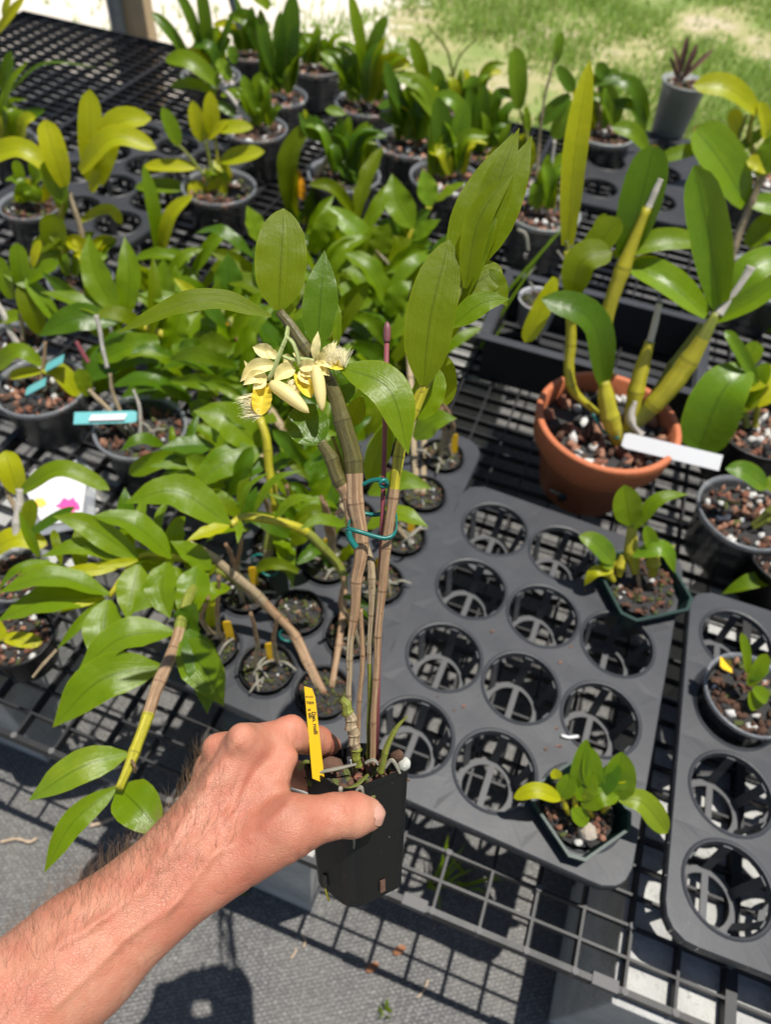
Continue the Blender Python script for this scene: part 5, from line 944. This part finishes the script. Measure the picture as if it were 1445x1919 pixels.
for _ in range(2):   # relax
    A_ = np.zeros_like(V); c_ = np.zeros(len(V))
    for i in range(4): np.add.at(A_, F[:, i], V[F[:, (i+1)%4]]+V[F[:, (i+3)%4]]); np.add.at(c_, F[:, i], 2)
    V = V*.5+.5*A_/c_[:, None]
person = thing('person', V.mean(0)*np.array([1,1,0])+UP*V[:,2].min(), 'bare left forearm and hand gripping the square black pot', 'person')
body = mo('body', V, F, SKIN, person, True)
# hair on the forearm and wrist
eps = .0015; gr = np.stack([hand_sdf(V+np.eye(3)[i]*eps)-hand_sdf(V-np.eye(3)[i]*eps) for i in range(3)], 1); gr /= np.linalg.norm(gr, axis=1)[:, None]+1e-12
cc = (V-CAM)@R; uu, vv = cc[:,0]/cc[:,2]*FPX+PW/2, cc[:,1]/cc[:,2]*FPX+PH/2
axd = nrm(pt(375,1605,.427)-pt(100,1810,.398)); side = nrm(np.cross(axd, nrm(CAM-pt(200,1700,.4)))); 
al = (V-pt(375,1605,.427))@axd; up_ = (V-pt(375,1605,.427))@side
up_ *= np.sign((pt(310,1540,.427)-pt(375,1605,.427))@side)
pw = np.exp(-((al+.03)/.09)**2)*np.clip(.35+up_/.03, .06, 1.15)*(al < .035)*((gr*nrm(CAM-pt(250,1650,.4))).sum(1) > .18)
pw /= pw.sum(); hb = MB(); sgn = nrm(pt(310,1540,.427)-pt(375,1605,.427))
for i in RNG.choice(len(V), 1300, p=pw):
    p = V[i]; n = gr[i]; d0 = nrm(axd*.75+sgn*RNG.uniform(.1, 1.0)+n*.4+RNG.normal(0, .25, 3)); L_ = RNG.uniform(.008, .019)
    q1 = p+nrm(d0+n*.35)*L_*.5; q2 = q1+nrm(d0*1.0-n*.25+RNG.normal(0, .2, 3))*L_*.5; hb.tube([p-n*.0004, p+(q1-p)*.5+n*.0004, q1, q2], [.00005,.00005,.00004,.00002], 3, caps=False)
hb.build('arm_hair', HAIR, body, True, 'stuff')
# thumb nail
cT = pt(687, 1526, .4475); nN = nrm(R@np.array([.84, -.16, -.52])); tN = nrm(R@np.array([.52, .0, .85])); cN = cT+nN*.0100; leaf(body, [cN-tN*.0062, cN+nN*.0006, cN+tN*.0062], .0135, nN, NAIL, 'petal', arch=.06, fold=-.45, wav=0, name='nail')
# ------------------------------------------------------------------ litter on the ground cloth and on the bench
lit = [(748,1781,'brown dry leaf chip on the ground cloth, nearer the bench'), (697,1813,'brown dry leaf chip on the ground cloth, nearest the camera')]
for u, v, l in lit:
    p = pl(u, v, .012); o = leaf(None, [p-np.array([.008,.006,0]), p+UP*.003, p+np.array([.010,.006,.001])], .011, UP, LITTER, 'oval', name='dry_leaf'); tag(o, l, 'leaf', 'dry leaf chips on the cloth')
o = mo('root_bit', *tube_geo(spline([pl(1052,1378,ZT+.003), pl(1066,1382,ZT+.003), pl(1084,1380,ZT+.003)], 8), .0022, 6)[:2], CARD, None, True); tag(o, 'small white broken root lying on the empty tray', 'root')
bb = MB(); rg = random.Random(3)
for k in range(36):
    i, j = rg.choice([(a_, c_) for a_ in range(-1, 3) for c_ in range(-1, 4)]); p = CM((i+.5)*.1095+rg.gauss(0, .012), (j+.5)*.1215+rg.gauss(0, .012), ZT+.0005); s_ = rg.uniform(.0008, .0024)
    if -1 < i < 2 and -1 < j < 3: bb.box(p, np.array([s_,s_*.4,0]), np.array([-s_*.3,s_*.7,0]), UP*s_*.5, rg.choice((0,0,1)))
o = bb.build('bark_crumbs', [ROCKS[1], ROCKS[0]], None, False, 'stuff'); tag(o, 'bark crumbs spilled on the empty tray', 'crumbs')
def twig(pts, r, label): o = mo('twig', *tube_geo(spline([pl(u, v, .010) for u, v in pts], 14), r*(1+.2*np.sin(np.arange(14)*2.1)), 6)[:2], TWIG); tag(o, label, 'twig', 'twigs on the ground cloth')
twig([(0,1578),(30,1572),(55,1578),(68,1570)], .0022, 'crooked dry twig on the cloth at the left edge'); twig([(168,1548),(200,1538),(228,1526)], .003, 'short tan twig on the cloth below the hanging leaf'); twig([(803,1836),(795,1855),(782,1870)], .0015, 'thin straw on the sunlit cloth below the bench edge'); twig([(566,1752),(572,1762),(569,1775)], .0016, 'small curled straw in the shadow of the hand'); twig([(545,1796),(552,1786),(556,1778)], .0016, 'straight bit of straw in the hand shadow')
def tuft(u, v, n, h, label, seed):
    rg = random.Random(seed); c = pl(u, v, .005); th = thing('weed', c, label, 'weed', 'weeds coming up through the cloth')
    for k in range(n):
        a = rg.uniform(0, 6.28); t = c+np.array([math.cos(a)*h*.4, math.sin(a)*h*.4, h*rg.uniform(.6, 1)]); leaf(th, [c+np.array([rg.uniform(-.01,.01), rg.uniform(-.01,.01), 0]), (c+t)/2+UP*h*.12, t], .006, np.array([0,-.5,1.]), LG, 'thin', wav=0, fold=.3, na=8, nc=2)
tuft(812, 1660, 7, .13, 'tall grass weed under the bench beside the held pot', 1); tuft(868, 1650, 5, .13, 'grass weed under the bench grid near its front clip', 2); tuft(722, 1895, 4, .035, 'tiny green weed on the sunlit ground cloth', 3); tuft(455, 1668, 6, .03, 'low weed at the foot of the block behind the wrist', 4)
